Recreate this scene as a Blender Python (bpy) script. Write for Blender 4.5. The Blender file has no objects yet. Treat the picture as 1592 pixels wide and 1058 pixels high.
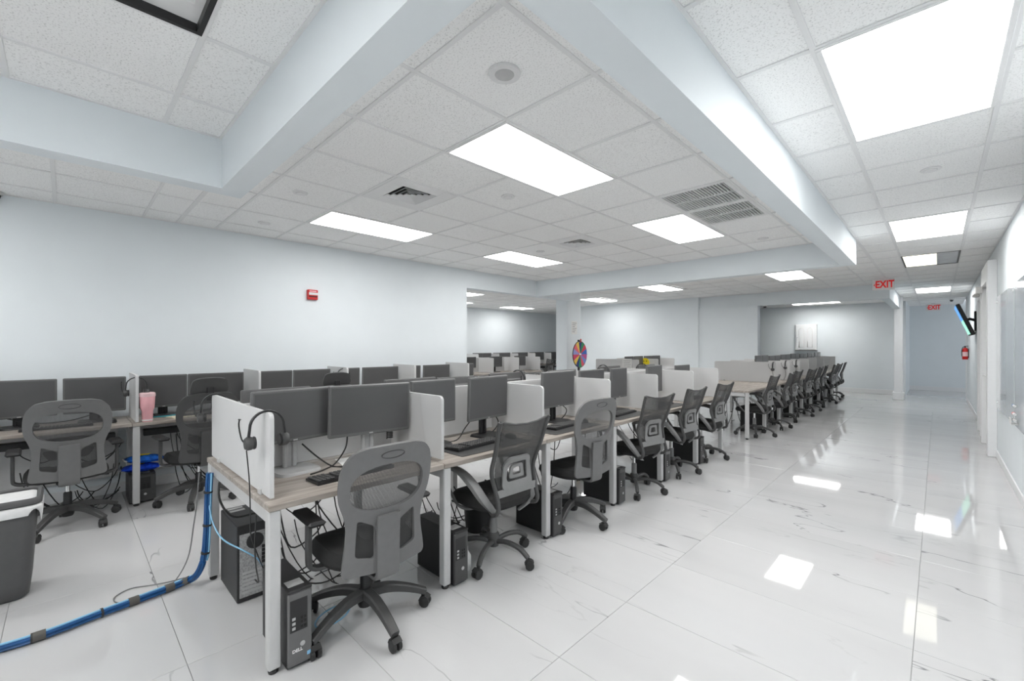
import bpy, math, random
from mathutils import Vector, Matrix
from mathutils.geometry import delaunay_2d_cdt

random.seed(7)
S = bpy.context.scene
C = S.collection
PI = math.pi

# ------------------------------------------------------------------ camera, world, exposure
cam_d = bpy.data.cameras.new('camera')
cam = bpy.data.objects.new('camera', cam_d)
C.objects.link(cam)
cam.location = (0, 0, 1.463)
cam.rotation_euler = (PI / 2, 0, math.radians(44.336))
cam_d.sensor_width = 36.0
cam_d.lens = 36.0 * 677.56 / 1592
cam_d.shift_y = 8.43 / 1592
cam_d.clip_start = 0.02
S.camera = cam
S.view_settings.view_transform = 'Standard'
S.view_settings.look = 'None'
S.view_settings.gamma = 1
S.view_settings.use_curve_mapping = False
S.view_settings.exposure = 0.98
LIGHT = 7.0          # emission of the ceiling panels
w = bpy.data.worlds.new('world')
S.world = w
w.use_nodes = True
w.node_tree.nodes['Background'].inputs[0].default_value = (0.9, 0.95, 1, 1)
w.node_tree.nodes['Background'].inputs[1].default_value = 0.6

# ------------------------------------------------------------------ materials
MATS = {}


def sset(n, key, val):
    if key in n.inputs:
        n.inputs[key].default_value = val


def mat(name, col, rough=0.5, metal=0.0, spec=0.5, var=0.04, scale=30.0, bump=0.0, bscale=200.0, emit=None, trans=0.0, ior=1.45):
    """a procedural material: base colour with a little noise in it, optional fine bump"""
    if name in MATS:
        return MATS[name]
    m = bpy.data.materials.new(name)
    m.use_nodes = True
    nt = m.node_tree
    b = nt.nodes['Principled BSDF']
    tc = nt.nodes.new('ShaderNodeTexCoord')
    nz = nt.nodes.new('ShaderNodeTexNoise')
    nz.inputs['Scale'].default_value = scale
    nz.inputs['Detail'].default_value = 4
    nt.links.new(tc.outputs['Object'], nz.inputs['Vector'])
    cr = nt.nodes.new('ShaderNodeValToRGB')
    c0 = [max(0, c * (1 - var)) for c in col]
    c1 = [min(1, c * (1 + var)) for c in col]
    cr.color_ramp.elements[0].position = 0.3
    cr.color_ramp.elements[1].position = 0.7
    cr.color_ramp.elements[0].color = (*c0, 1)
    cr.color_ramp.elements[1].color = (*c1, 1)
    nt.links.new(nz.outputs['Fac'], cr.inputs['Fac'])
    nt.links.new(cr.outputs['Color'], b.inputs['Base Color'])
    sset(b, 'Roughness', rough)
    sset(b, 'Metallic', metal)
    sset(b, 'Specular IOR Level', spec)
    sset(b, 'Transmission Weight', trans)
    sset(b, 'IOR', ior)
    if bump:
        n2 = nt.nodes.new('ShaderNodeTexNoise')
        n2.inputs['Scale'].default_value = bscale
        n2.inputs['Detail'].default_value = 3
        nt.links.new(tc.outputs['Object'], n2.inputs['Vector'])
        bp = nt.nodes.new('ShaderNodeBump')
        bp.inputs['Strength'].default_value = bump
        bp.inputs['Distance'].default_value = 0.004
        nt.links.new(n2.outputs['Fac'], bp.inputs['Height'])
        nt.links.new(bp.outputs['Normal'], b.inputs['Normal'])
    if emit:
        sset(b, 'Emission Color', (*emit[0], 1))
        sset(b, 'Emission Strength', emit[1])
    MATS[name] = m
    return m


def mat_marble():
    m = bpy.data.materials.new('marble_tile')
    m.use_nodes = True
    nt = m.node_tree
    N = nt.nodes.new
    L = nt.links.new
    b = nt.nodes['Principled BSDF']
    tc = N('ShaderNodeTexCoord')
    oi = N('ShaderNodeObjectInfo')
    mp = N('ShaderNodeMapping')
    L(tc.outputs['Object'], mp.inputs['Vector'])
    mul = N('ShaderNodeMath'); mul.operation = 'MULTIPLY'; mul.inputs[1].default_value = 173.0
    L(oi.outputs['Random'], mul.inputs[0])
    cx = N('ShaderNodeCombineXYZ')
    L(mul.outputs[0], cx.inputs[0]); L(mul.outputs[0], cx.inputs[2])
    L(cx.outputs[0], mp.inputs['Location'])
    mp.inputs['Scale'].default_value = (0.28, 1.15, 1)
    mp.inputs['Rotation'].default_value = (0, 0, 0.45)

    def ridge(scale, width, detail, dist):
        n = N('ShaderNodeTexNoise')
        n.inputs['Scale'].default_value = scale
        n.inputs['Detail'].default_value = detail
        n.inputs['Roughness'].default_value = 0.52
        n.inputs['Distortion'].default_value = dist
        L(mp.outputs[0], n.inputs['Vector'])
        s = N('ShaderNodeMath'); s.operation = 'SUBTRACT'; s.inputs[1].default_value = 0.5
        L(n.outputs['Fac'], s.inputs[0])
        a = N('ShaderNodeMath'); a.operation = 'ABSOLUTE'
        L(s.outputs[0], a.inputs[0])
        r = N('ShaderNodeMapRange'); r.interpolation_type = 'SMOOTHSTEP'
        r.inputs['From Min'].default_value = 0.0
        r.inputs['From Max'].default_value = width
        r.inputs['To Min'].default_value = 1.0
        r.inputs['To Max'].default_value = 0.0
        L(a.outputs[0], r.inputs['Value'])
        return r.outputs[0]

    def mask(scale, lo, hi):
        n = N('ShaderNodeTexNoise')
        n.inputs['Scale'].default_value = scale
        n.inputs['Detail'].default_value = 2
        L(mp.outputs[0], n.inputs['Vector'])
        r = N('ShaderNodeMapRange')
        r.inputs['From Min'].default_value = lo
        r.inputs['From Max'].default_value = hi
        L(n.outputs['Fac'], r.inputs['Value'])
        return r.outputs[0]

    def mulp(a, c):
        k = N('ShaderNodeMath'); k.operation = 'MULTIPLY'
        L(a, k.inputs[0]); L(c, k.inputs[1])
        return k.outputs[0]
    v1 = mulp(ridge(1.25, 0.0045, 5, 0.15), mask(2.4, 0.50, 0.62))
    v2 = mulp(ridge(2.2, 0.010, 5, 0.3), mask(2.0, 0.55, 0.72))
    ad = N('ShaderNodeMath'); ad.operation = 'MULTIPLY_ADD'; ad.use_clamp = True
    L(v2, ad.inputs[0]); ad.inputs[1].default_value = 0.32; L(v1, ad.inputs[2])
    mx = N('ShaderNodeMix'); mx.data_type = 'RGBA'
    mx.inputs['A'].default_value = (0.60, 0.60, 0.603, 1)
    mx.inputs['B'].default_value = (0.24, 0.24, 0.245, 1)
    L(ad.outputs[0], mx.inputs['Factor'])
    # soft cloudiness
    cl = N('ShaderNodeTexNoise'); cl.inputs['Scale'].default_value = 2.0; cl.inputs['Detail'].default_value = 3
    L(mp.outputs[0], cl.inputs['Vector'])
    mr = N('ShaderNodeMapRange'); mr.inputs['From Min'].default_value = 0.35; mr.inputs['From Max'].default_value = 0.7
    mr.inputs['To Min'].default_value = 1.0; mr.inputs['To Max'].default_value = 0.93
    L(cl.outputs['Fac'], mr.inputs['Value'])
    m2 = N('ShaderNodeMix'); m2.data_type = 'RGBA'; m2.blend_type = 'MULTIPLY'; m2.inputs['Factor'].default_value = 1
    L(mx.outputs['Result'], m2.inputs['A']); L(mr.outputs[0], m2.inputs['B'])
    L(m2.outputs['Result'], b.inputs['Base Color'])
    sset(b, 'Roughness', 0.035)
    sset(b, 'Specular IOR Level', 0.6)
    MATS['marble_tile'] = m
    return m


def mat_ceiling():
    m = bpy.data.materials.new('acoustic_tile')
    m.use_nodes = True
    nt = m.node_tree
    N = nt.nodes.new
    L = nt.links.new
    b = nt.nodes['Principled BSDF']
    tc = N('ShaderNodeTexCoord')
    oi = N('ShaderNodeObjectInfo')
    ad = N('ShaderNodeVectorMath'); ad.operation = 'ADD'
    ml = N('ShaderNodeMath'); ml.operation = 'MULTIPLY'; ml.inputs[1].default_value = 57
    L(oi.outputs['Random'], ml.inputs[0])
    L(tc.outputs['Object'], ad.inputs[0]); L(ml.outputs[0], ad.inputs[1])
    n = N('ShaderNodeTexNoise'); n.inputs['Scale'].default_value = 125; n.inputs['Detail'].default_value = 3
    L(ad.outputs[0], n.inputs['Vector'])
    cr = N('ShaderNodeValToRGB')
    cr.color_ramp.elements[0].position = 0.33; cr.color_ramp.elements[0].color = (0.70, 0.70, 0.695, 1)
    cr.color_ramp.elements[1].position = 0.45; cr.color_ramp.elements[1].color = (0.93, 0.93, 0.925, 1)
    L(n.outputs['Fac'], cr.inputs['Fac'])
    L(cr.outputs['Color'], b.inputs['Base Color'])
    bp = N('ShaderNodeBump'); bp.inputs['Strength'].default_value = 0.10; bp.inputs['Distance'].default_value = 0.004
    L(n.outputs['Fac'], bp.inputs['Height']); L(bp.outputs['Normal'], b.inputs['Normal'])
    sset(b, 'Roughness', 0.95); sset(b, 'Specular IOR Level', 0.1)
    MATS['acoustic_tile'] = m
    return m


def mat_mesh(name, col, clear, scale=420.0):
    """see-through woven chair mesh: a fine weave of threads and holes"""
    m = bpy.data.materials.new(name)
    m.use_nodes = True
    nt = m.node_tree
    N = nt.nodes.new
    L = nt.links.new
    b = nt.nodes['Principled BSDF']
    out = nt.nodes['Material Output']
    b.inputs['Base Color'].default_value = (*col, 1)
    sset(b, 'Roughness', 0.7)
    tc = N('ShaderNodeTexCoord')
    sp = N('ShaderNodeSeparateXYZ')
    L(tc.outputs['Object'], sp.inputs[0])

    def hole(sock):
        a = N('ShaderNodeMath'); a.operation = 'MULTIPLY'; a.inputs[1].default_value = scale
        L(sock, a.inputs[0])
        f = N('ShaderNodeMath'); f.operation = 'FRACT'
        L(a.outputs[0], f.inputs[0])
        g = N('ShaderNodeMath'); g.operation = 'LESS_THAN'; g.inputs[1].default_value = math.sqrt(clear)
        L(f.outputs[0], g.inputs[0])
        return g.outputs[0]
    k = N('ShaderNodeMath'); k.operation = 'MULTIPLY'
    L(hole(sp.outputs[0]), k.inputs[0]); L(hole(sp.outputs[2]), k.inputs[1])
    tr = N('ShaderNodeBsdfTransparent')
    mx = N('ShaderNodeMixShader')
    L(k.outputs[0], mx.inputs[0]); L(b.outputs[0], mx.inputs[1]); L(tr.outputs[0], mx.inputs[2])
    L(mx.outputs[0], out.inputs['Surface'])
    MATS[name] = m
    return m


def mat_wood():
    m = bpy.data.materials.new('ash_wood')
    m.use_nodes = True
    nt = m.node_tree
    N = nt.nodes.new
    L = nt.links.new
    b = nt.nodes['Principled BSDF']
    tc = N('ShaderNodeTexCoord')
    mp = N('ShaderNodeMapping'); mp.inputs['Scale'].default_value = (14, 1.1, 14)
    L(tc.outputs['Object'], mp.inputs['Vector'])
    n = N('ShaderNodeTexNoise'); n.inputs['Scale'].default_value = 2.2; n.inputs['Detail'].default_value = 7; n.inputs['Distortion'].default_value = 0.6
    L(mp.outputs[0], n.inputs['Vector'])
    cr = N('ShaderNodeValToRGB')
    cr.color_ramp.elements[0].position = 0.32; cr.color_ramp.elements[0].color = (0.25, 0.215, 0.185, 1)
    cr.color_ramp.elements[1].position = 0.68; cr.color_ramp.elements[1].color = (0.45, 0.41, 0.37, 1)
    L(n.outputs['Fac'], cr.inputs['Fac'])
    L(cr.outputs['Color'], b.inputs['Base Color'])
    sset(b, 'Roughness', 0.45)
    MATS['ash_wood'] = m
    return m


M = {
    'wall': mat('wall_paint', (0.775, 0.82, 0.845), 0.6, spec=0.3, var=0.012, scale=3, bump=0.05, bscale=160),
    'white': mat('white_trim_paint', (0.82, 0.83, 0.84), 0.4, var=0.01),
    'grid': mat('grid_white_metal', (0.80, 0.80, 0.80), 0.5, var=0.01),
    'grout': mat('grout', (0.55, 0.55, 0.55), 0.8, scale=80),
    'alu': mat('silver_painted_steel', (0.52, 0.52, 0.52), 0.35, metal=0.0, var=0.02),
    'screen': mat('dark_screen', (0.085, 0.085, 0.086), 0.32, var=0.06, scale=4),
    'bezel': mat('dark_bezel_plastic', (0.125, 0.125, 0.125), 0.4),
    'black': mat('black_plastic', (0.018, 0.018, 0.019), 0.4),
    'softblack': mat('black_rubber', (0.03, 0.03, 0.03), 0.55),
    'armgrey': mat('arm_grey_plastic', (0.19, 0.19, 0.19), 0.45),
    'grey': mat('chair_grey_plastic', (0.145, 0.145, 0.145), 0.5, bump=0.06, bscale=500),
    'darkgrey': mat('dark_grey_plastic', (0.06, 0.06, 0.06), 0.45),
    'midgrey': mat('mid_grey_plastic', (0.21, 0.21, 0.21), 0.45),
    'fabric': mat('black_seat_fabric', (0.022, 0.022, 0.022), 0.9, var=0.3, scale=300, bump=0.2, bscale=900),
    'chrome': mat('chrome', (0.8, 0.8, 0.8), 0.12, metal=1.0),
    'silver': mat('silver_plastic', (0.42, 0.42, 0.42), 0.35),
    'whiteplastic': mat('white_plastic', (0.75, 0.75, 0.75), 0.35),
    'panel': mat('frosted_screen_panel', (0.68, 0.68, 0.68), 0.55, var=0.02, scale=3, trans=0.22, ior=1.2),
    'blue': mat('blue_cable_jacket', (0.010, 0.078, 0.235), 0.4, var=0.15, scale=20),
    'lightblue': mat('pale_blue_cable_jacket', (0.25, 0.52, 0.75), 0.4),
    'cable': mat('black_cable_jacket', (0.02, 0.02, 0.02), 0.45),
    'greycable': mat('grey_cable_jacket', (0.2, 0.2, 0.2), 0.5),
    'red': mat('red_enamel', (0.55, 0.02, 0.02), 0.35),
    'redlit': mat('exit_red', (0.60, 0.01, 0.01), 0.4, emit=((0.8, 0.02, 0.02), 0.12)),
    'pink': mat('pink_enamel', (0.80, 0.42, 0.45), 0.35),
    'palepink': mat('pale_pink_plastic', (0.85, 0.60, 0.62), 0.3),
    'paper': mat('white_paper', (0.80, 0.80, 0.79), 0.8),
    'cream': mat('cream_paper', (0.78, 0.74, 0.58), 0.8),
    'ink': mat('grey_ink', (0.3, 0.3, 0.3), 0.8),
    'liner': mat('white_bin_liner', (0.74, 0.74, 0.74), 0.4, bump=0.7, bscale=22),
    'bin': mat('grey_bin_plastic', (0.085, 0.085, 0.086), 0.5),
    'pc': mat('black_pc_steel', (0.022, 0.022, 0.023), 0.42, bump=0.05, bscale=600),
    'pcgrey': mat('grey_pc_face', (0.13, 0.13, 0.13), 0.4),
    'pcio': mat('grey_metal_io_plate', (0.33, 0.33, 0.33), 0.45, var=0.3, scale=120),
    'void': mat('duct_dark', (0.02, 0.02, 0.02), 0.9),
    'yellow': mat('yellow_card', (0.85, 0.68, 0.02), 0.6),
    'teal': mat('teal_cable_jacket', (0.05, 0.35, 0.42), 0.4),
    'crisp': mat('blue_foil_bag', (0.02, 0.13, 0.55), 0.22, var=0.5, scale=28, bump=0.5, bscale=40),
    'crisp2': mat('cobalt_foil_bag', (0.015, 0.06, 0.50), 0.22, var=0.5, scale=28, bump=0.5, bscale=40),
    'glassboard': mat('frosted_glass_board', (0.60, 0.63, 0.65), 0.06, var=0.01, scale=2),
    'lens': mat('unlit_lens', (0.5, 0.5, 0.5), 0.25, var=0.1, scale=8),
    'tvblue': mat('lit_tv_blue', (0.02, 0.1, 0.3), 0.2, emit=((0.03, 0.22, 0.55), 0.7)),
    'tvgreen': mat('lit_tv_green', (0.1, 0.4, 0.3), 0.2, emit=((0.25, 0.62, 0.45), 0.7)),
    'marble': mat_marble(),
    'ctile': mat_ceiling(),
    'wood': mat_wood(),
    'mesh': mat_mesh('black_chair_mesh', (0.05, 0.05, 0.05), 0.36, 300.0),
    'meshgrey': mat_mesh('grey_chair_mesh', (0.09, 0.09, 0.09), 0.52, 260.0),
    'litdim': mat('lit_diffuser_far', (0.9, 0.9, 0.9), 0.5, emit=((1.0, 0.99, 0.975), 4.6)),
    'lit': mat('lit_diffuser', (0.9, 0.9, 0.9), 0.5, emit=((1.0, 0.99, 0.975), LIGHT)),
    'litwarm': mat('lit_warm_louvre', (0.9, 0.9, 0.8), 0.5, emit=((1.0, 0.97, 0.80), 1.1)),
}


# ------------------------------------------------------------------ geometry helper
class G:
    def __init__(s):
        s.v = []; s.f = []; s.M = None

    def add(s, vs, fs):
        o = len(s.v)
        if s.M is not None:
            vs = [s.M @ Vector(p) for p in vs]
        s.v += [tuple(p) for p in vs]
        s.f += [tuple(i + o for i in f) for f in fs]
        return s

    def box(s, x0, x1, y0, y1, z0, z1, b=0.0):
        if b <= 0:
            vs = [(x, y, z) for z in (z0, z1) for y in (y0, y1) for x in (x0, x1)]
            return s.add(vs, [(0, 2, 3, 1), (4, 5, 7, 6), (0, 1, 5, 4), (2, 6, 7, 3), (0, 4, 6, 2), (1, 3, 7, 5)])
        b = min(b, (x1 - x0) * .49, (y1 - y0) * .49, (z1 - z0) * .49)
        vs = []; idx = {}
        for a, (sx, X) in enumerate(((-1, x0), (1, x1))):
            for c, (sy, Y) in enumerate(((-1, y0), (1, y1))):
                for d, (sz, Z) in enumerate(((-1, z0), (1, z1))):
                    idx[a, c, d] = len(vs)
                    vs += [(X, Y - sy * b, Z - sz * b), (X - sx * b, Y, Z - sz * b), (X - sx * b, Y - sy * b, Z)]
        fs = []
        q = lambda a, c, d, k: idx[a, c, d] + k
        for a in (0, 1):
            fs.append((q(a, 0, 0, 0), q(a, 0, 1, 0), q(a, 1, 1, 0), q(a, 1, 0, 0)))
            fs.append((q(0, a, 0, 1), q(1, a, 0, 1), q(1, a, 1, 1), q(0, a, 1, 1)))
            fs.append((q(0, 0, a, 2), q(0, 1, a, 2), q(1, 1, a, 2), q(1, 0, a, 2)))
        for a in (0, 1):
            for c in (0, 1):
                fs.append((q(a, c, 0, 0), q(a, c, 1, 0), q(a, c, 1, 1), q(a, c, 0, 1)))
                fs.append((q(a, 0, c, 0), q(a, 1, c, 0), q(a, 1, c, 2), q(a, 0, c, 2)))
                fs.append((q(0, a, c, 1), q(1, a, c, 1), q(1, a, c, 2), q(0, a, c, 2)))
                for d in (0, 1):
                    fs.append((q(a, c, d, 0), q(a, c, d, 1), q(a, c, d, 2)))
        return s.add(vs, fs)

    def loft(s, rings, caps=True, closed=False):
        n = len(rings[0]); vs = [p for r in rings for p in r]; fs = []
        m = len(rings)
        for i in range(m if closed else m - 1):
            j = (i + 1) % m
            for k in range(n):
                l = (k + 1) % n
                fs.append((i * n + k, i * n + l, j * n + l, j * n + k))
        if caps and not closed:
            fs.append(tuple(range(n))[::-1]); fs.append(tuple((m - 1) * n + k for k in range(n)))
        return s.add(vs, fs)

    def tube(s, pts, r, n=8, closed=False, caps=True):
        P = [Vector(p) for p in pts]; m = len(P)
        rs = r if isinstance(r, (list, tuple)) else [r] * m
        rings = []; up = None
        for i in range(m):
            a = P[(i - 1) % m] if (closed or i > 0) else P[i]
            c = P[(i + 1) % m] if (closed or i < m - 1) else P[i]
            t = (c - a)
            t = t.normalized() if t.length > 1e-9 else Vector((0, 0, 1))
            if up is None:
                up = Vector((0, 0, 1)) if abs(t.z) < .9 else Vector((1, 0, 0))
            u = (up - t * up.dot(t))
            u = u.normalized() if u.length > 1e-6 else t.orthogonal().normalized()
            up = u
            w_ = t.cross(u)
            rings.append([P[i] + (u * math.cos(2 * PI * k / n) + w_ * math.sin(2 * PI * k / n)) * rs[i] for k in range(n)])
        return s.loft(rings, caps, closed)

    def band(s, pts, side, wd, th):
        """rectangular strip swept along pts; side = fixed width axis; wd, th may be lists"""
        P = [Vector(p) for p in pts]; m = len(P); sd = Vector(side).normalized()
        wd = wd if isinstance(wd, (list, tuple)) else [wd] * m
        th = th if isinstance(th, (list, tuple)) else [th] * m
        rings = []
        for i in range(m):
            t = (P[min(i + 1, m - 1)] - P[max(i - 1, 0)]).normalized()
            nn = t.cross(sd).normalized()
            a, c = sd * wd[i] / 2, nn * th[i] / 2
            e, g = a * .7, c * .7
            rings.append([P[i] + e + c, P[i] + a + g, P[i] + a - g, P[i] + e - c, P[i] - e - c, P[i] - a - g, P[i] - a + g, P[i] - e + c])
        return s.loft(rings)

    def lathe(s, prof, n=16, c=(0, 0, 0), axis='z'):
        rings = []
        for r, z in prof:
            ring = []
            for k in range(n):
                a = 2 * PI * k / n
                x, y = r * math.cos(a), r * math.sin(a)
                p = (x, y, z) if axis == 'z' else ((z, x, y) if axis == 'x' else (y, z, x))
                ring.append((p[0] + c[0], p[1] + c[1], p[2] + c[2]))
            rings.append(ring)
        return s.loft(rings)

    def prism(s, out2d, f0, f1):
        """outline extruded between two maps of (u, v) to points"""
        return s.loft([[f0(u, v) for u, v in out2d], [f1(u, v) for u, v in out2d]])

    def plate(s, outer, holes, sp, fn, th):
        """curved sheet with holes; fn(u, v) -> point of the mid surface; th thickness"""
        vs = []; es = []
        for loop in [outer] + holes:
            o = len(vs); n = len(loop)
            vs += [Vector(p) for p in loop]
            es += [(o + i, o + (i + 1) % n) for i in range(n)]
        us = [p[0] for p in outer]; ws = [p[1] for p in outer]

        def inside(p, loop):
            c = False; j = len(loop) - 1
            for i in range(len(loop)):
                a, d = loop[i], loop[j]
                if (a[1] > p[1]) != (d[1] > p[1]) and p[0] < (d[0] - a[0]) * (p[1] - a[1]) / (d[1] - a[1]) + a[0]:
                    c = not c
                j = i
            return c

        def ok(p):
            return inside(p, outer) and not any(inside(p, h) for h in holes)
        bd = [Vector(p) for l in [outer] + holes for p in l]
        u = min(us) + sp / 2
        while u < max(us):
            v = min(ws) + sp / 2
            while v < max(ws):
                if ok((u, v)) and min((Vector((u, v)) - b).length for b in bd) > sp * .45:
                    vs.append(Vector((u, v)))
                v += sp
            u += sp
        ov, oe, of, *_ = delaunay_2d_cdt(vs, es, [], 0, 1e-6)
        tri = [t for t in of if ok((sum(ov[i][0] for i in t) / len(t), sum(ov[i][1] for i in t) / len(t)))]
        P = [Vector(fn(p[0], p[1])) for p in ov]; e = 1e-3
        Nn = []
        for p in ov:
            du = Vector(fn(p[0] + e, p[1])) - Vector(fn(p[0] - e, p[1]))
            dv = Vector(fn(p[0], p[1] + e)) - Vector(fn(p[0], p[1] - e))
            Nn.append(du.cross(dv).normalized())
        n = len(P)
        V = [P[i] + Nn[i] * th / 2 for i in range(n)] + [P[i] - Nn[i] * th / 2 for i in range(n)]
        F = [tuple(t) for t in tri] + [tuple(i + n for i in reversed(t)) for t in tri]
        cnt = {}
        for t in tri:
            for i in range(len(t)):
                a, c = t[i], t[(i + 1) % len(t)]
                k = (min(a, c), max(a, c))
                cnt[k] = None if k in cnt else (a, c)
        for k, d in cnt.items():
            if d:
                a, c = d
                F.append((c, a, a + n, c + n))
        return s.add(V, F)


def me(name, g, m, smooth=35):
    d = bpy.data.meshes.new(name)
    d.from_pydata(g.v, [], g.f)
    d.materials.append(m)
    d.validate()
    if smooth:
        d.polygons.foreach_set('use_smooth', [True] * len(d.polygons))
        d.set_sharp_from_angle(angle=math.radians(smooth))
    d.update()
    return d


def obj(name, g, m, parent=None, loc=(0, 0, 0), rot=(0, 0, 0), smooth=35, label=None, cat=None, group=None, kind=None):
    d = g if isinstance(g, bpy.types.Mesh) else me(name, g, m, smooth)
    o = bpy.data.objects.new(name, d)
    C.objects.link(o)
    o.parent = parent
    o.location = loc
    o.rotation_euler = rot
    return tag(o, label, cat, group, kind)


def tag(o, label=None, cat=None, group=None, kind=None):
    if label: o['label'] = label
    if cat: o['category'] = cat
    if group: o['group'] = group
    if kind: o['kind'] = kind
    return o


def thing(name, label, cat, loc=(0, 0, 0), rz=0.0, group=None):
    o = bpy.data.objects.new(name, None)
    C.objects.link(o)
    o.empty_display_size = 0.1
    o.location = loc
    o.rotation_euler = (0, 0, rz)
    return tag(o, label, cat, group)


def kids(o):
    return KIDS.get(o.name, [])


KIDS = {}


def dup(src, loc=None, rz=None, label=None, group=None, parent=None):
    """copy of a thing with copies of its parts and sub-parts (mesh data shared)"""
    r = src.copy()
    C.objects.link(r)
    r.parent = parent
    if loc is not None: r.location = loc
    if rz is not None: r.rotation_euler = (0, 0, rz)
    if label: r['label'] = label
    if group: r['group'] = group
    for ch in src.children:
        dup(ch, parent=r)
    return r


ORD = ['first', 'second', 'third', 'fourth', 'fifth', 'sixth', 'seventh', 'eighth', 'ninth', 'tenth', 'eleventh', 'twelfth', 'thirteenth']


def arc(cx, cy, r, a0, a1, n):
    return [(cx + r * math.cos(math.radians(a0 + (a1 - a0) * i / n)), cy + r * math.sin(math.radians(a0 + (a1 - a0) * i / n))) for i in range(n + 1)]


def smooth_path(pts, n=6):
    P = [Vector(p) for p in pts]; out = []
    for i in range(len(P) - 1):
        a = P[max(i - 1, 0)]; b = P[i]; c = P[i + 1]; d = P[min(i + 2, len(P) - 1)]
        for k in range(n):
            t = k / n
            out.append(.5 * ((2 * b) + (c - a) * t + (2 * a - 5 * b + 4 * c - d) * t * t + (3 * b - a - 3 * c + d) * t ** 3))
    out.append(P[-1])
    return out


def rrect(x0, x1, y0, y1, r, n=4):
    return (arc(x1 - r, y0 + r, r, -90, 0, n) + arc(x1 - r, y1 - r, r, 0, 90, n) + arc(x0 + r, y1 - r, r, 90, 180, n) + arc(x0 + r, y0 + r, r, 180, 270, n))


def text_mesh(body, size, depth=0.002):
    cu = bpy.data.curves.new('lettering', 'FONT')
    cu.body = body; cu.size = size; cu.extrude = depth; cu.offset = size * .028; cu.align_x = 'CENTER'; cu.align_y = 'CENTER'
    to = bpy.data.objects.new('lettering_source', cu)
    C.objects.link(to)
    bpy.context.view_layer.update()
    d = bpy.data.meshes.new_from_object(to.evaluated_get(bpy.context.evaluated_depsgraph_get()))
    bpy.data.objects.remove(to)
    bpy.data.curves.remove(cu)
    d.name = 'lettering'
    return d


# ------------------------------------------------------------------ room shell
H = 2.786
BZ = 2.475          # underside of the beams
XL, XR = -5.87, 0.56


def slab(name, x0, x1, y0, y1, z0, z1, m, kind='structure', parent=None, b=0.0):
    return obj(name, G().box(x0, x1, y0, y1, z0, z1, b), m, parent, kind=kind, smooth=0)


# floor
floor = slab('floor', -12.2, 3.0, -4.2, 20.6, -0.12, -0.012, M['grout'])
tile_cache = {}


def floor_tile(x0, x1, y0, y1):
    wx, wy = x1 - x0, y1 - y0
    k = (round(wx, 3), round(wy, 3))
    if k not in tile_cache:
        tile_cache[k] = me('tile', G().box(-wx / 2, wx / 2, -wy / 2, wy / 2, -0.012, 0, 0.0012), M['marble'], 0)
    o = obj('tile', tile_cache[k], None, floor, ((x0 + x1) / 2, (y0 + y1) / 2, 0))
    o.rotation_euler = (random.uniform(-1, 1) * 0.0007, random.uniform(-1, 1) * 0.0005, random.choice((0, PI)) if True else 0)


TX0, TY0 = -0.085, 0.39
xs = [TX0 + 1.19 * i for i in range(-5, 2)]
ys = [TY0 + 0.616 * j for j in range(-4, 22)]
n_t = 0
g = 0.0009
for i in range(len(xs) - 1):
    for j in range(len(ys) - 1):
        if ys[j] > 9.0 and i < 2:
            continue
        floor_tile(xs[i] + g, xs[i + 1] - g, ys[j] + g, ys[j + 1] - g)
# beyond: larger sheets of the same marble
MARB = M['marble']
for (x0, x1, y0, y1) in [(-12.2, xs[0], -4.2, 20.6), (xs[0], 3.0, ys[-1], 20.6), (xs[0], xs[2], 9.0 + .247, ys[-1]), (xs[-1], 3.0, -4.2, ys[-1]), (xs[0], xs[-1], -4.2, ys[0])]:
    obj('far_tiles', G().box(x0 + g, x1 - g, y0 + g, y1 - g, -0.012, 0, 0), MARB, floor, kind='stuff', smooth=0)

# ceilings: each zone a backing slab with its own tiles and grid bars
ct_cache = {}
bar_cache = {}


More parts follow.
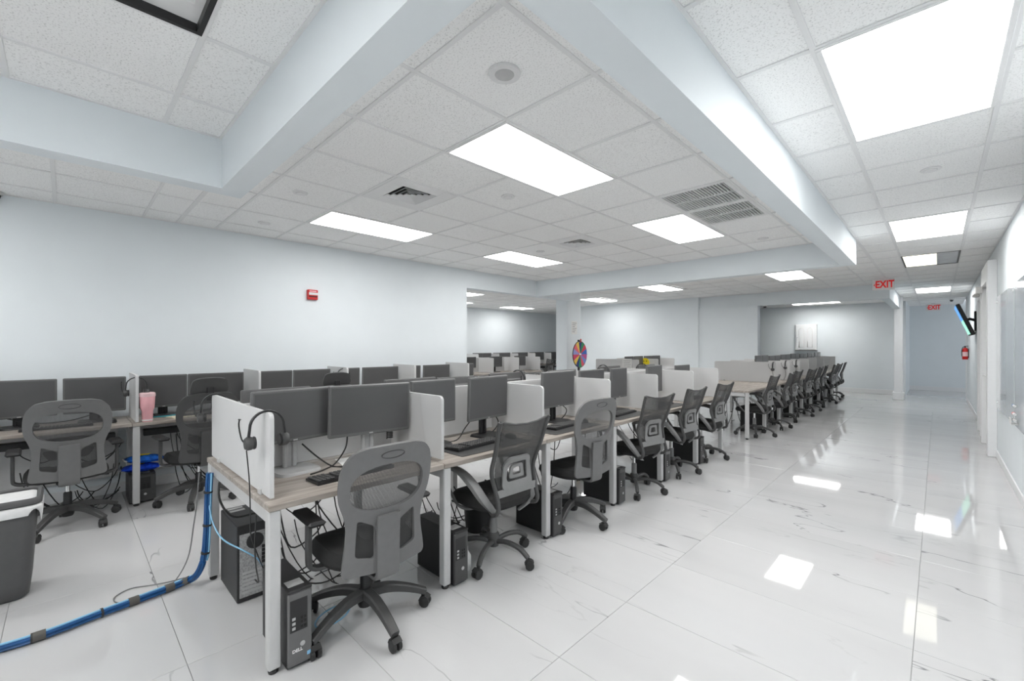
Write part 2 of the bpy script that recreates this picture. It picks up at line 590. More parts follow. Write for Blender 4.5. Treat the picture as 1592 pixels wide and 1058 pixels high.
def ceil_zone(x0, x1, y0, y1, xl, yl, skips=(), nx=True):
    c = slab('ceiling', x0, x1, y0, y1, H + 0.03, H + 0.12, M['grid'])
    X = [x0] + sorted(x for x in xl if x0 + .03 < x < x1 - .03) + [x1]
    Y = [y0] + sorted(y for y in yl if y0 + .03 < y < y1 - .03) + [y1]

    def skip(xa, xb, ya, yb):
        mx, my = (xa + xb) / 2, (ya + yb) / 2
        return any(s[0] < mx < s[1] and s[2] < my < s[3] for s in skips)
    for i in range(len(X) - 1):
        for j in range(len(Y) - 1):
            xa, xb, ya, yb = X[i], X[i + 1], Y[j], Y[j + 1]
            if skip(xa, xb, ya, yb):
                continue
            wx, wy = xb - xa - .016, yb - ya - .016
            k = (round(wx, 3), round(wy, 3))
            if k not in ct_cache:
                ct_cache[k] = me('ceiling_tile', G().box(-wx / 2, wx / 2, -wy / 2, wy / 2, 0, .02, .003), M['ctile'], 0)
            obj('ceiling_tile', ct_cache[k], None, c, ((xa + xb) / 2, (ya + yb) / 2, H + .005 + random.uniform(0, .0015)))
    hb = .012

    def bar(xa, xb, ya, yb):
        k = (round(xb - xa, 3), round(yb - ya, 3))
        if k not in bar_cache:
            bar_cache[k] = me('grid_bar', G().box(-(xb - xa) / 2, (xb - xa) / 2, -(yb - ya) / 2, (yb - ya) / 2, 0, .03, .001), M['grid'], 0)
        obj('grid_bar', bar_cache[k], None, c, ((xa + xb) / 2, (ya + yb) / 2, H))
    ed = .018
    for a_ in ((x0, x0 + ed, y0, y1), (x1 - ed, x1, y0, y1), (x0 + ed, x1 - ed, y0, y0 + ed), (x0 + ed, x1 - ed, y1 - ed, y1)):
        obj('wall_angle', G().box(a_[0], a_[1], a_[2], a_[3], H + .0005, H + .012), M['grid'], c, smooth=0)
    for x in X[1:-1]:
        bar(x - hb, x + hb, y0 + ed, y1 - ed)
    for y in Y[1:-1]:
        for i in range(len(X) - 1):
            if skip(X[i], X[i + 1], y - .05, y + .05):
                continue
            bar(X[i] + (hb if i else 0), X[i + 1] - (hb if i < len(X) - 2 else 0), y - hb, y + hb)
    return c


GX = [-1.20 - .609 * k for k in range(0, 8)]
GY = [1.18 + .625 * k for k in range(-9, 10)]
BX = [-0.40, 0.235]
CY = [2.335 + .632 * k for k in range(-11, 29)]
RX = [-2.255 + .615 * k for k in range(-1, 3)]
RY = [0.41 - .615 * k for k in range(0, 8)]


def cell(xa, xb, ya, yb): return (xa, xb, ya, yb)


panels = [
    ('diffuser', GX[2], GX[1], 1.805, 3.055, 'big lit ceiling panel over the aisle side of the first desks'),
    ('diffuser', GX[6], GX[5], 1.805, 3.055, 'lit ceiling panel nearest the long left wall above the wall desks'),
    ('diffuser', GX[6], GX[5], 4.305, 5.555, 'lit ceiling panel near the far corner where left wall meets the beam'),
    ('diffuser', GX[2], GX[1], 4.305, 5.555, 'lit ceiling panel beside the pair of dark return grilles'),
    ('diffuser', -0.40, 0.235, 2.335, 3.599, 'largest lit ceiling panel above the corridor at the top right'),
    ('diffuser', -0.40, 0.235, 6.127, 7.391, 'second lit corridor panel just before the black framed fixture'),
    ('diffuser', -0.40, 0.235, 13.711, 14.975, 'farthest lit corridor panel above the second exit sign'),
    ('diffuser', -0.40, 0.235, -2.089, -0.825, None),  # unseen panel added behind the camera as fill light
    ('diffuser', GX[6], GX[5], -1.945, -0.695, None),  # unseen panel added to brighten the left wall
    ('diffuser', RX[1], RX[2], RY[5], RY[3], None),  # unseen recess panel, added for more light on the left
    ('diffuser', RX[2], RX[3], RY[3], RY[1], None),  # another unseen recess panel, added to lift the left floor
    ('diffuser', -2.31, -1.70, 8.96, 10.18, 'lit ceiling panel beyond the first cross beam near the hanging exit sign'),
    ('diffuser', -4.87, -4.26, 8.96, 10.18, 'lit ceiling panel beyond the cross beam right of the pillar'),
    ('diffuser', -7.35, -6.74, 10.2, 11.42, 'lit ceiling panel seen just behind the white pillar'),
    ('diffuser', -3.35, -2.1, 15.95, 16.56, 'thin sliver of lit panel behind the far second beam'),
    ('diffuser', -10.84, -10.2, 10.40, 11.65, 'lit panel in the back left room seen through the opening'),
    ('diffuser', -8.93, -8.32, 6.30, 7.55, 'lit panel tip in the back left room beside the wall end'),
    ('diffuser', -10.83, -10.2, 7.55, 8.8, 'added fill panel of the back left room hidden by the wall end, farther one'),  # out of view, added to brighten the back left room
    ('diffuser', -8.947, -8.32, 3.80, 5.05, 'added fill panel of the back left room hidden by the wall end, nearer one'),  # second out-of-view panel added to light the back left room
]
skA = [(p[1], p[2], p[3], p[4]) for p in panels[:4]] + [(GX[4], GX[3], 1.805, 2.43), (GX[1], GX[0], 3.68, 4.93), (GX[4], GX[3], 4.305, 4.93)]
ceil_zone(XL, -0.88, 0.84, 6.74, GX, GY, skA)
ceil_zone(XL, -3.43, -4.0, 0.84, GX, GY, [panels[8][1:5]])
ceil_zone(-3.29, -0.88, -4.0, 0.70, RX, RY, [(RX[1], RX[2], RY[2], RY[0]), panels[9][1:5], panels[10][1:5]])
skD = [(p[1], p[2], p[3], p[4]) for p in panels[4:8]] + [(-0.40, .235, CY[21], CY[23])]
ceil_zone(-0.73, XR, -4.0, 19.8, BX, CY, skD)
ZX = [-0.73 - .0] + [-1.70 - .61 * k for k in range(-1, 16)]
ZY = [8.35 + .61 * k for k in range(-2, 7)]
ceil_zone(-8.0, -0.73, 6.91, 12.2, [x for x in ZX if x > -8], ZY, [(p[1], p[2], p[3], p[4]) for p in panels[11:14]])
LX = [-8.32 - .627 * k for k in range(0, 6)]
LY = [3.8 + .625 * k for k in range(0, 14)]
ceil_zone(-11.6, -8.0, 3.0, 15.5, LX, [3.80, 4.425, 5.05, 5.675, 6.30, 6.925, 7.55, 8.175, 8.8, 9.775, 10.40, 11.025, 11.65, 12.275, 12.9, 13.525, 14.15, 14.775], [(p[1], p[2], p[3], p[4]) for p in panels[15:19]])
slab('ceiling', -8.0, -6.02, 3.0, 6.91, H, H + .1, M['grid'])
slab('ceiling', -7.0, -0.73, 12.35, 17.4, H, H + .1, M['ctile'])
slab('ceiling', 0.72, 3.0, 16.5, 20.6, H, H + .1, M['grid'])

# beams (all with their underside at BZ)
W = M['wall']
slab('beam', -0.88, -0.73, -4.0, 6.91, BZ, H + .12, W)             # long beam beside the corridor
slab('beam', -3.43, -0.88, 0.70, 0.84, BZ, H + .12, W)             # recess beam, cross
slab('beam', -3.43, -3.29, -4.0, 0.70, BZ, H + .12, W)             # recess beam, along
slab('beam', XL, -0.88, 6.74, 6.91, BZ, H + .12, W)                # first cross beam
slab('beam', -6.02, XL, 4.88, 8.0, BZ, H + .12, W)                 # header over the left opening
slab('beam', -4.7, -0.73, 12.2, 12.35, BZ, H + .12, W)             # second cross beam
slab('beam', -0.88, -0.73, 12.35, 16.0, BZ, H + .12, W)

# walls
slab('wall_left', -6.02, XL, -4.0, 4.88, 0, H + .1, W)
slab('wall_front', -6.02, XR + .15, -4.2, -4.0, 0, H + .1, W)
wr = slab('wall_right', XR, XR + .15, -4.0, 17.0, 0, H + .1, W)
slab('wall_right', XR + .15, 3.0, 16.9, 17.0, 0, H + .1, W)
slab('wall_back', -8.75, -4.69, 12.1, 12.35, 0, H + .1, W)
slab('wall_back', -11.75, -8.6, 15.5, 15.7, 0, H + .1, W)
slab('wall_side', -8.75, -8.6, 12.35, 15.5, 0, H + .1, W)
slab('wall_back', -4.69, -3.24, 12.14, 12.35, 0, BZ, W)
slab('wall_far', -7.0, -0.78, 17.35, 17.5, 0, H + .1, W)
slab('wall_far', -0.78, -0.68, 17.35, 19.8, 0, H + .1, W)
slab('wall_far', -0.9, 3.0, 19.8, 20.0, 0, H + .1, W)
slab('wall_side', -11.75, -11.55, 3.0, 15.5, 0, H + .1, W)
slab('wall_side', -11.75, -6.02, 2.85, 3.0, 0, H + .1, W)
slab('wall_side', -7.15, -7.0, 12.5, 17.5, 0, H + .1, W)
# pillar
pil = slab('pillar', -6.3, -5.98, 7.9, 8.42, 0, H + .1, M['wall'], b=.006)
post = slab('pillar', -0.86, -0.68, 15.82, 16.0, 0, H + .1, M['white'], b=.006)
slab('plinth', -0.89, -0.65, 15.79, 16.03, 0, .20, M['white'], parent=post, b=.008)
# baseboards
for nm, a in (('baseboard_right', (XR - .014, XR, -4.0, 8.52, 0, .10)), ('baseboard_right', (XR - .014, XR, 11.2, 17.0, 0, .10)),
              ('baseboard_left', (XL, XL + .014, -4.0, 4.88, 0, .10)), ('baseboard_back', (-7.0, -.78, 17.336, 17.35, 0, .14)),
              ('baseboard_back', (-.68, 3.0, 19.786, 19.8, 0, .14)), ('baseboard_back', (-4.69, -3.24, 12.126, 12.14, 0, .1)),
              ('baseboard_back', (-8.75, -4.69, 12.086, 12.1, 0, .1))):
    slab(nm, *a, M['white'], b=.004)
# end casing of the right wall
slab('trim_1', XR - .02, XR + .17, 17.0, 17.02, 0, H, M['white'])

# doors in the right wall: wide casings, a flush leaf between
d1 = obj('door_1', G().box(XR - .03, XR, 8.74, 9.62, 0.005, 2.34, .004), M['white'], kind='structure', smooth=0)
obj('casing', G().box(XR - .09, XR, 8.53, 8.74, 0, 2.60, .006), M['white'], d1, smooth=0)
obj('casing', G().box(XR - .09, XR, 9.62, 9.74, 0, 2.60, .006), M['white'], d1, smooth=0)
obj('casing', G().box(XR - .09, XR, 8.74, 9.62, 2.34, 2.60, .006), M['white'], d1, smooth=0)
obj('door_handle', G().tube([(XR - .03, 9.53, 1.02), (XR - .08, 9.53, 1.02), (XR - .08, 9.42, 1.02)], .01), M['chrome'], d1)
d2 = obj('door_2', G().box(XR - .03, XR, 10.45, 11.05, 0.005, 2.24, .004), M['white'], kind='structure', smooth=0)
obj('casing', G().box(XR - .07, XR, 10.32, 10.45, 0, 2.42, .006), M['white'], d2, smooth=0)
obj('casing', G().box(XR - .07, XR, 11.05, 11.18, 0, 2.42, .006), M['white'], d2, smooth=0)
obj('casing', G().box(XR - .07, XR, 10.45, 11.05, 2.24, 2.42, .006), M['white'], d2, smooth=0)


# ------------------------------------------------------------------ ceiling fixtures
def light_panel(x0, x1, y0, y1, label, m='lit'):
    t = thing('ceiling_light', label, 'ceiling light', ((x0 + x1) / 2, (y0 + y1) / 2, H - .004))
    a, c = (x1 - x0) / 2 - .004, (y1 - y0) / 2 - .004
    fr = G()
    k = .024
    fr.box(-a, a, -c, -c + k, 0, .03, .002).box(-a, a, c - k, c, 0, .03, .002).box(-a, -a + k, -c + k, c - k, 0, .03, .002).box(a - k, a, -c + k, c - k, 0, .03, .002)
    obj('frame', fr, M['grid'], t, smooth=0)
    obj('diffuser', G().box(-a + k, a - k, -c + k, c - k, .004, .012, 0), M[m], t, smooth=0)
    return t


BEHIND = iter(['added fill panel behind the viewer above the corridor', 'added fill panel behind the viewer along the left wall', 'added fill panel behind the viewer in the recess, left one', 'added fill panel behind the viewer in the recess, right one'])
for kd, x0, x1, y0, y1, lb in panels:
    light_panel(x0, x1, y0, y1, lb or next(BEHIND), 'litdim' if y0 > 15.5 else 'lit')

# unlit fixture in the recess: dark frame, parabolic troughs
t = thing('ceiling_light', 'unlit black framed troffer in the raised recess at top left', 'ceiling light', (RX[1] + .3075, RY[1], H - .004))
a, c = .30, .61
fr = G()
fr.box(-a, a, -c, -c + .02, 0, .06).box(-a, a, c - .02, c, 0, .06).box(-a, -a + .02, -c + .02, c - .02, 0, .06).box(a - .02, a, -c + .02, c - .02, 0, .06)
obj('frame', fr, M['black'], t, smooth=0)
gl = G()
for s_ in (-1, 1):
    pts = [(s_ * .145 + .125 * math.cos(q), 0, .045 - .035 * math.sin(q) * -1) for q in [PI * i / 8 for i in range(9)]]
    rings = [[(p[0], y, p[2]) for p in pts] + [(p[0], y, p[2] + .004) for p in reversed(pts)] for y in (-c + .025, c - .025)]
    gl.loft(rings)
obj('reflector', gl, M['lens'], t)
for s_ in (-1, 1):
    obj('tube', G().tube([(s_ * .145, -c + .05, .035), (s_ * .145, c - .05, .035)], .013, 10), M['whiteplastic'], t)

# half lit black framed fixture over the corridor
yb0, yb1 = CY[21], CY[23]
t = thing('ceiling_light', 'black framed corridor fixture lit yellowish on one half only', 'ceiling light', (-.0825, (yb0 + yb1) / 2, H - .004))
a, c = .3135, (yb1 - yb0) / 2 - .003
fr = G()
fr.box(-a, a, -c, -c + .018, 0, .05).box(-a, a, c - .018, c, 0, .05).box(-a, -a + .018, -c + .018, c - .018, 0, .05).box(a - .018, a, -c + .018, c - .018, 0, .05)
obj('frame', fr, M['darkgrey'], t, smooth=0)
obj('lit_louvre', G().box(-a + .02, .07, -c + .02, c - .02, .006, .014), M['litwarm'], t, smooth=0)
for k in range(9):
    y = -c + .1 + k * (2 * c - .2) / 8
    obj('slat', G().box(-a + .02, .07, y - .004, y + .004, .0, .006), M['whiteplastic'], t, smooth=0)
obj('unlit_lens', G().box(.07, a - .02, -c + .02, c - .02, .006, .014), M['lens'], t, smooth=0)


def diffuser_vent(x, y, label):
    t = thing('ceiling_vent', label, 'vent', (x, y, H - .003))
    fr = G()
    a, k = .30, .13
    for q in range(4):
        fr.M = Matrix.Rotation(q * PI / 2, 4, 'Z')
        fr.box(-a, a - k, -a, -a + k, 0, .02, .002)
    fr.M = None
    obj('plate', fr, M['grid'], t, smooth=0)
    obj('duct', G().box(-.17, .17, -.17, .17, .026, .030), M['void'], t, smooth=0)
    for n_ in range(4):
        r0 = .165 - n_ * .04
        lv = G()
        for q in range(4):
            lv.M = Matrix.Rotation(q * PI / 2, 4, 'Z')
            r1 = r0 - .018
            lv.loft([[(-r0, -r0, .002), (r0, -r0, .002), (r0, -r0, .004), (-r0, -r0, .004)],
                     [(-r1, -r1, .022), (r1, -r1, .022), (r1, -r1, .024), (-r1, -r1, .024)]])
        obj('louvre', lv, M['grid'], t, smooth=0)


diffuser_vent((GX[4] + GX[3]) / 2, 2.1175, 'square four-way ceiling vent between the two nearer lit panels')
diffuser_vent((GX[4] + GX[3]) / 2, 4.6175, 'smaller looking square ceiling vent farther back near the cross beam')


def grille(x0, x1, y0, y1, label):
    t = thing('return_grille', label, 'vent', ((x0 + x1) / 2, (y0 + y1) / 2, H - .003), 0, 'dark slatted return grilles')
    a, c = (x1 - x0) / 2 - .005, (y1 - y0) / 2 - .005
    k = .035
    fr = G()
    fr.box(-a, a, -c, -c + k, 0, .02, .002).box(-a, a, c - k, c, 0, .02, .002).box(-a, -a + k, -c + k, c - k, 0, .02, .002).box(a - k, a, -c + k, c - k, 0, .02, .002)
    fr.box(-a + k, a - k, -.008, .008, 0.001, .018)
    obj('frame', fr, M['grid'], t, smooth=0)
    obj('duct', G().box(-a + k, a - k, -c + k, c - k, .0265, .0295), M['void'], t, smooth=0)
    n = 20
    sd = me('slat', G().box(-.0036, .0036, -c + k, c - k, .002, .016), M['grid'], 0)
    for i in range(n):
        x = -a + k + (i + .5) * (2 * a - 2 * k) / n
        obj('slat', sd, None, t, (x, 0, 0))


grille(GX[1], GX[0], 3.68, 4.305, 'nearer of the two dark slatted return grilles beside the lit panel')
grille(GX[1], GX[0], 4.305, 4.93, 'farther of the two dark slatted return grilles beside the lit panel')

t = thing('downlight', 'round recessed downlight with glass lens in a tile near the top centre', 'ceiling light', (-1.507, 1.491, H - .006))
obj('ring', G().lathe([(.062, .0), (.078, .0), (.08, .006), (.078, .012), (.062, .010)], 28), M['whiteplastic'], t)
obj('can', G().lathe([(.062, .011), (.06, .0125), (.0, .013)], 28), M['void'], t)
obj('lens', G().lathe([(.0, -.012), (.025, -.010), (.044, -.004), (.05, .004), (.049, .010), (.0, .011)], 28), M['lens'], t)
for (x, y, lb) in [(-2.733, 2.744, 'round sprinkler cover beside the big lit ceiling panel'), (-3.949, 1.419, 'small round sprinkler cover left of the four-way vent'),
                   (-5.202, 1.497, 'round sprinkler cover close above the left wall'), (-1.546, 6.018, 'sprinkler cover near the end of the corridor beam'),
                   (-3.993, 4.656, 'sprinkler cover in front of the smaller square vent'), (-0.038, 4.546, 'sprinkler cover in the corridor ceiling'),
                   (-3.4, 8.3, 'sprinkler cover beyond the cross beam')]:
    t = thing('sprinkler_cover', lb, 'sprinkler', (x, y, H - .008))
    obj('rim', G().lathe([(.045, .006), (.058, .004), (.062, .010), (.058, .014), (.045, .013)], 20), M['grid'], t)
    obj('cap', G().lathe([(.0, -.004), (.034, -.003), (.038, .004), (.034, .010), (.0, .010)], 20), M['grid'], t)
    obj('recess', G().lathe([(.045, .0112), (.0, .0114)], 20), M['void'], t)


def camera_dome(loc, label):
    t = thing('security_camera', label, 'camera', loc)
    obj('base', G().lathe([(.0, -.022), (.05, -.022), (.055, -.012), (.055, 0), (0, 0)], 18), M['whiteplastic'], t)
    obj('dome', G().lathe([(0, -.062), (.02, -.058), (.034, -.046), (.04, -.024), (0, -.022)], 18), M['black'], t)


camera_dome((-5.80, -0.43, H - .001), 'small dark dome camera in the left ceiling corner')
camera_dome((-3.10, 12.24, BZ), 'small dome camera under the far beam by the wall corner')
camera_dome((0.28, 17.6, H - .001), 'small dome camera by the far exit sign')


# exit signs
def exit_sign(loc, label, arrow):
    t = thing('exit_sign', label, 'exit sign', loc)
    obj('housing', G().box(-.165, .165, -.025, .025, -.105, .105, .006), M['whiteplastic'], t)
    d = text_mesh('EXIT', .19, .002)
    d.materials.clear(); d.materials.append(M['redlit'])
    o = obj('lettering', d, None, t, (.02, -.028, .0), (PI / 2, 0, 0))
    o.scale = (.72, 1.0, 1.0)
    if arrow:
        obj('arrow', G().loft([[(-.115, y, .03), (-.102, y, .03), (-.132, y, 0), (-.102, y, -.03), (-.115, y, -.03), (-.148, y, 0)] for y in (-.0275, -.0255)]), M['redlit'], t, smooth=0)
    obj('canopy', G().box(-.05, .05, -.02, .02, .105, .13), M['whiteplastic'], t, smooth=0)
    return t


exit_sign((-.76, 11.15, H - .13), 'nearer hanging exit sign with red letters and a left chevron', True)
exit_sign((-.10, 18.9, H - .13), 'farther smaller red exit sign at the corridor end', True)

# ------------------------------------------------------------------ things on the walls
t = thing('fire_strobe', 'red fire alarm strobe on the long left wall', 'fire alarm', (XL, 2.25, 2.13), PI / 2)
obj('housing', G().box(-.065, .065, -.045, 0, -.065, .065, .006), M['red'], t)
obj('strobe_lens', G().box(-.052, .06, -.053, -.045, -.005, .028, .003), M['whiteplastic'], t)
obj('sounder', G().box(-.05, .058, -.049, -.0445, -.03, -.018), M['void'], t, smooth=0)
obj('front_label', G().box(-.045, .045, -.047, -.0445, .036, .052), M['pink'], t, smooth=0)
t.rotation_euler = (0, 0, PI / 2)

# television on a tilting arm, right wall
t = thing('television', 'wall mounted tv leaning out over the corridor with a blue and green picture', 'television', (.385, 13.0, 1.99))
tv = bpy.data.objects.new('panel', me('panel', G().box(-.025, .04, -.50, .50, -.33, .33, .012), M['black']))
C.objects.link(tv); tv.parent = t; tv.rotation_euler = (0, math.radians(-20), 0)
obj('picture_blue', G().box(-.028, -.025, -.48, .48, .0, .315), M['tvblue'], tv, smooth=0)
obj('picture_green', G().box(-.028, -.025, -.48, .48, -.30, .0), M['tvgreen'], tv, smooth=0)
obj('wall_plate', G().box(.15, .174, -.1, .1, -.22, .18, .004), M['black'], t)
obj('arm', G().tube([(.02, 0, 0), (.08, 0, .03), (.16, 0, 0)], .028, 8), M['black'], t)
# fire extinguisher
t = thing('fire_extinguisher', 'red fire extinguisher on the right wall below the television', 'fire extinguisher', (XR - .066, 15.9, 1.12)); t.scale = (.72, .72, .80)
obj('cylinder', G().lathe([(0, 0), (.07, 0), (.075, .015), (.075, .30), (.055, .35), (.025, .37), (0, .37)], 16), M['red'], t)
obj('valve', G().lathe([(0, .37), (.02, .37), (.02, .42), (0, .42)], 10), M['black'], t)
obj('lever', G().box(-.02, .10 - .02, -.012, .012, .41, .43, .004), M['black'], t)
obj('hose', G().tube(smooth_path([(.0, -.02, .40), (-.06, -.06, .38), (-.085, -.04, .25), (-.08, 0, .10)], 5), .010, 6), M['black'], t)
obj('paper_label', G().lathe([(.0757, .10), (.0765, .10), (.0765, .24), (.0757, .24)], 16), M['palepink'], t)
obj('bracket', G().box(.06, .09, -.03, .03, .05, .33), M['black'], t, smooth=0)
# emergency light box above door 2
t = thing('emergency_light', 'small white emergency light box above the second door casing', 'emergency light', (XR - .115, 9.68, 2.30))
obj('housing', G().box(-.04, .04, -.10, .10, -.05, .05, .008), M['whiteplastic'], t)
for s_ in (-1, 1):
    obj('lamp_head', G().lathe([(0, -.045), (.035, -.045), (.04, -.02), (.02, 0), (0, 0)], 12, (-.03, s_ * .06, -.05)), M['lens'], t)

# glass boards with stand-off pins
for (y0, y1, lb, n_) in [(6.42, 8.20, 'wide frosted glass marker board held by pins beside the door casing', 0), (4.55, 6.36, 'frosted glass marker board with the marker holder on its edge', 1)]:
    t = thing('glass_board', lb, 'whiteboard', (XR, (y0 + y1) / 2, 1.38))
    hw = (y1 - y0) / 2
    obj('glass', G().box(-.032, -.024, -hw, hw, -.68, .69, .002), M['glassboard'], t, smooth=0)
    for yy in (-hw + .08, hw - .08):
        for zz in (-.62, .63):
            obj('pin', G().lathe([(0, -.04), (.014, -.04), (.014, -.001), (0, -.001)], 12, (0, yy, zz), 'x'), M['chrome'], t)
t = thing('marker_holder', 'clear marker holder on the glass board at the right edge', 'marker holder', (XR - .032, 6.12, .84))
obj('holder', G().box(-.05, 0, -.07, .07, -.10, -.09, .003).box(-.05, -.045, -.07, .07, -.09, -.04, .002), M['whiteplastic'], t, smooth=0)
for k, (mm, nm) in enumerate((('blue', 'blue'), ('red', 'red'), ('black', 'black'))):
    z = .84 + (.07, -.005, -.06)[k]
    mk = thing('marker', f'{nm} capped marker in the clear holder on the glass board', 'marker', (XR - .056, 6.12, z))
    obj('barrel', G().lathe([(0, -.065), (.010, -.065), (.010, .03), (0, .03)], 10, axis='y'), M['whiteplastic'], mk)
    obj('cap', G().lathe([(0, .03), (.012, .03), (.011, .07), (0, .07)], 10, axis='y'), M[mm], mk)

# small white cabinet on the far wall
t = thing('wall_cabinet', 'small white arched panel cabinet high on the far wall', 'cabinet', (-3.15, 17.35, 1.32))
obj('body', G().box(-.30, .30, -.10, 0, 0, .86, .008), M['white'], t)
dr = obj('door', G().box(-.27, .27, -.122, -.10, .02, .84, .006), M['white'], t)
for s_ in (-1, 1):
    pr = [(s_ * .12 - .07, .10), (s_ * .12 + .07, .10)] + [(s_ * .12 + .07 * math.cos(q), .66 + .09 * math.sin(q)) for q in [PI * i / 8 for i in range(9)]]
    obj('door_panel', G().prism(pr, lambda u, v: (u, -.128, v), lambda u, v: (u, -.122, v)), M['white'], dr, smooth=0)
    obj('moulding', G().tube([(u, -.126, v) for u, v in pr], .013, 8, closed=True), M['grid'], dr)
obj('knob', G().lathe([(0, -.155), (.012, -.155), (.012, -.122), (0, -.122)], 10, (-.23, 0, .42), 'y'), M['chrome'], t)
obj('bottom_strip', G().box(-.31, .31, -.13, 0, -.02, 0), M['midgrey'], t, smooth=0)  # darker grey strip along the underside of the body

# notice on the pillar
t = thing('notice', 'white printed notice taped to the pillar above the colourful wheel', 'notice', (-5.979, 8.17, 1.88))
obj('sheet', G().box(0, .002, -.11, .11, -.15, .15), M['paper'], t, smooth=0)
for k in range(6):
    obj('text_line', G().box(.002, .0025, -.08, .08 - .03 * (k % 3), .10 - k * .04, .112 - k * .04), M['ink'], t, smooth=0)

# ------------------------------------------------------------------ office chairs (local: faces +Y, origin on the floor)
def caster_mesh():
    g_ = G()
    for s_ in (-1, 1):
        g_.lathe([(0, s_ * .006), (.026, s_ * .006), (.029, s_ * .010), (.029, s_ * .022), (.022, s_ * .026), (0, s_ * .026)][::s_], 14, (.012, 0, .029), 'y')
    g_.lathe([(.010, .028), (.010, .075), (0, .078)], 8)
    g_.band([(-.018, 0, .036), (-.006, 0, .058), (.016, 0, .064), (.038, 0, .05)], (0, 1, 0), .046, .006)
    return me('caster', g_, M['softblack'])


CASTER = caster_mesh()


def star_base(t, star, metal):
    hub = G().lathe([(0, .085), (.034, .085), (.040, .10), (.040, .165), (.030, .18), (0, .18)], 16)
    obj('hub', hub, M['darkgrey'] if metal else M['black'], t)
    if metal:
        lg = me('base_leg', G().tube(smooth_path([(.02, 0, .118), (.12, 0, .135), (.22, 0, .118), (.285, 0, .074)], 4), [.017] * 12 + [.015], 10), M['darkgrey'])
    else:
        pts = smooth_path([(.02, 0, .152), (.12, 0, .152), (.23, 0, .122), (.325, 0, .080)], 4)
        n = len(pts)
        lg = me('base_leg', G().band(pts, (0, 1, 0), [.058 - .018 * i / (n - 1) for i in range(n)], [.052 - .020 * i / (n - 1) for i in range(n)]), M['darkgrey'])
    for k in range(5):
        a = math.radians(star + 72 * k)
        o = obj('base_leg', lg, None, t, (0, 0, 0), (0, 0, a))
        obj('caster', CASTER, None, o, (.282 if metal else .312, 0, 0), (0, 0, random.uniform(0, 6.28)))


def column(t, zt, metal):
    obj('gas_sleeve', G().lathe([(0, .13), (.026, .13), (.026, zt - .13), (.020, zt - .12), (0, zt - .12)], 14), M['midgrey'] if metal else M['black'], t)
    obj('gas_piston', G().lathe([(0, zt - .13), (.014, zt - .13), (.014, zt - .02), (0, zt - .02)], 12), M['chrome'], t)
    obj('tilt_mechanism', G().box(-.07, .07, -.13, .10, zt - .035, zt, .012).tube([(.05, .02, zt - .02), (.21, .03, zt - .03), (.25, .03, zt - .03)], [.006, .006, .011]), M['black'], t)


def seat_mesh(zt):
    rings = []
    n = 36
    for sc, z in ((.80, 0), (.95, .008), (1.0, .03), (.985, .055), (.90, .072), (.70, .080), (.4, .080)):
        ring = []
        for k in range(n):
            a = 2 * PI * k / n
            ca, sa = math.cos(a), math.sin(a)
            e = .62
            x = .245 * math.copysign(abs(ca) ** e, ca)
            y = .24 * math.copysign(abs(sa) ** e, sa)
            zz = z + zt
            if y > .1: zz -= (y - .1) * .14          # waterfall front edge
            zz += .05 * (abs(x) / .245) ** 3 * (1 if z > .06 else 0) * .3
            ring.append((x * sc, y * sc + .02, zz))
        rings.append(ring)
    return G().loft(rings)


def ell(cx, cy, a, b_, n=28, e=1.0):
    o = []
    for k in range(n):
        q = 2 * PI * k / n
        o.append((cx + a * math.copysign(abs(math.cos(q)) ** e, math.cos(q)), cy + b_ * math.copysign(abs(math.sin(q)) ** e, math.sin(q))))
    return o


def mirror_outline(right):
    return right + [(-x, z) for x, z in reversed(right) if x > 1e-6]


def rounded(poly, r=.03, n=3):
    """round the corners of a closed polygon"""
    out = []
    m = len(poly)
    for i in range(m):
        a, b_, c_ = Vector(poly[i - 1]), Vector(poly[i]), Vector(poly[(i + 1) % m])
        d1_, d2_ = a - b_, c_ - b_
        k = min(r, d1_.length * .45, d2_.length * .45)
        p, q = b_ + d1_.normalized() * k, b_ + d2_.normalized() * k
        for s_ in range(n + 1):
            u = s_ / n
            out.append(tuple(p * (1 - u) ** 2 + b_ * 2 * u * (1 - u) + q * u * u))
    return out


def back_fn(u, v):
    # depth of the plastic back: lumbar bulge, lean, and wrap around the sitter
    y = -.235 - .16 * max(0, v - .62) ** 1.25 * 1.3 - .10 * max(0, .62 - v) * .2
    y += .55 * u * u
    return (u, y, v)


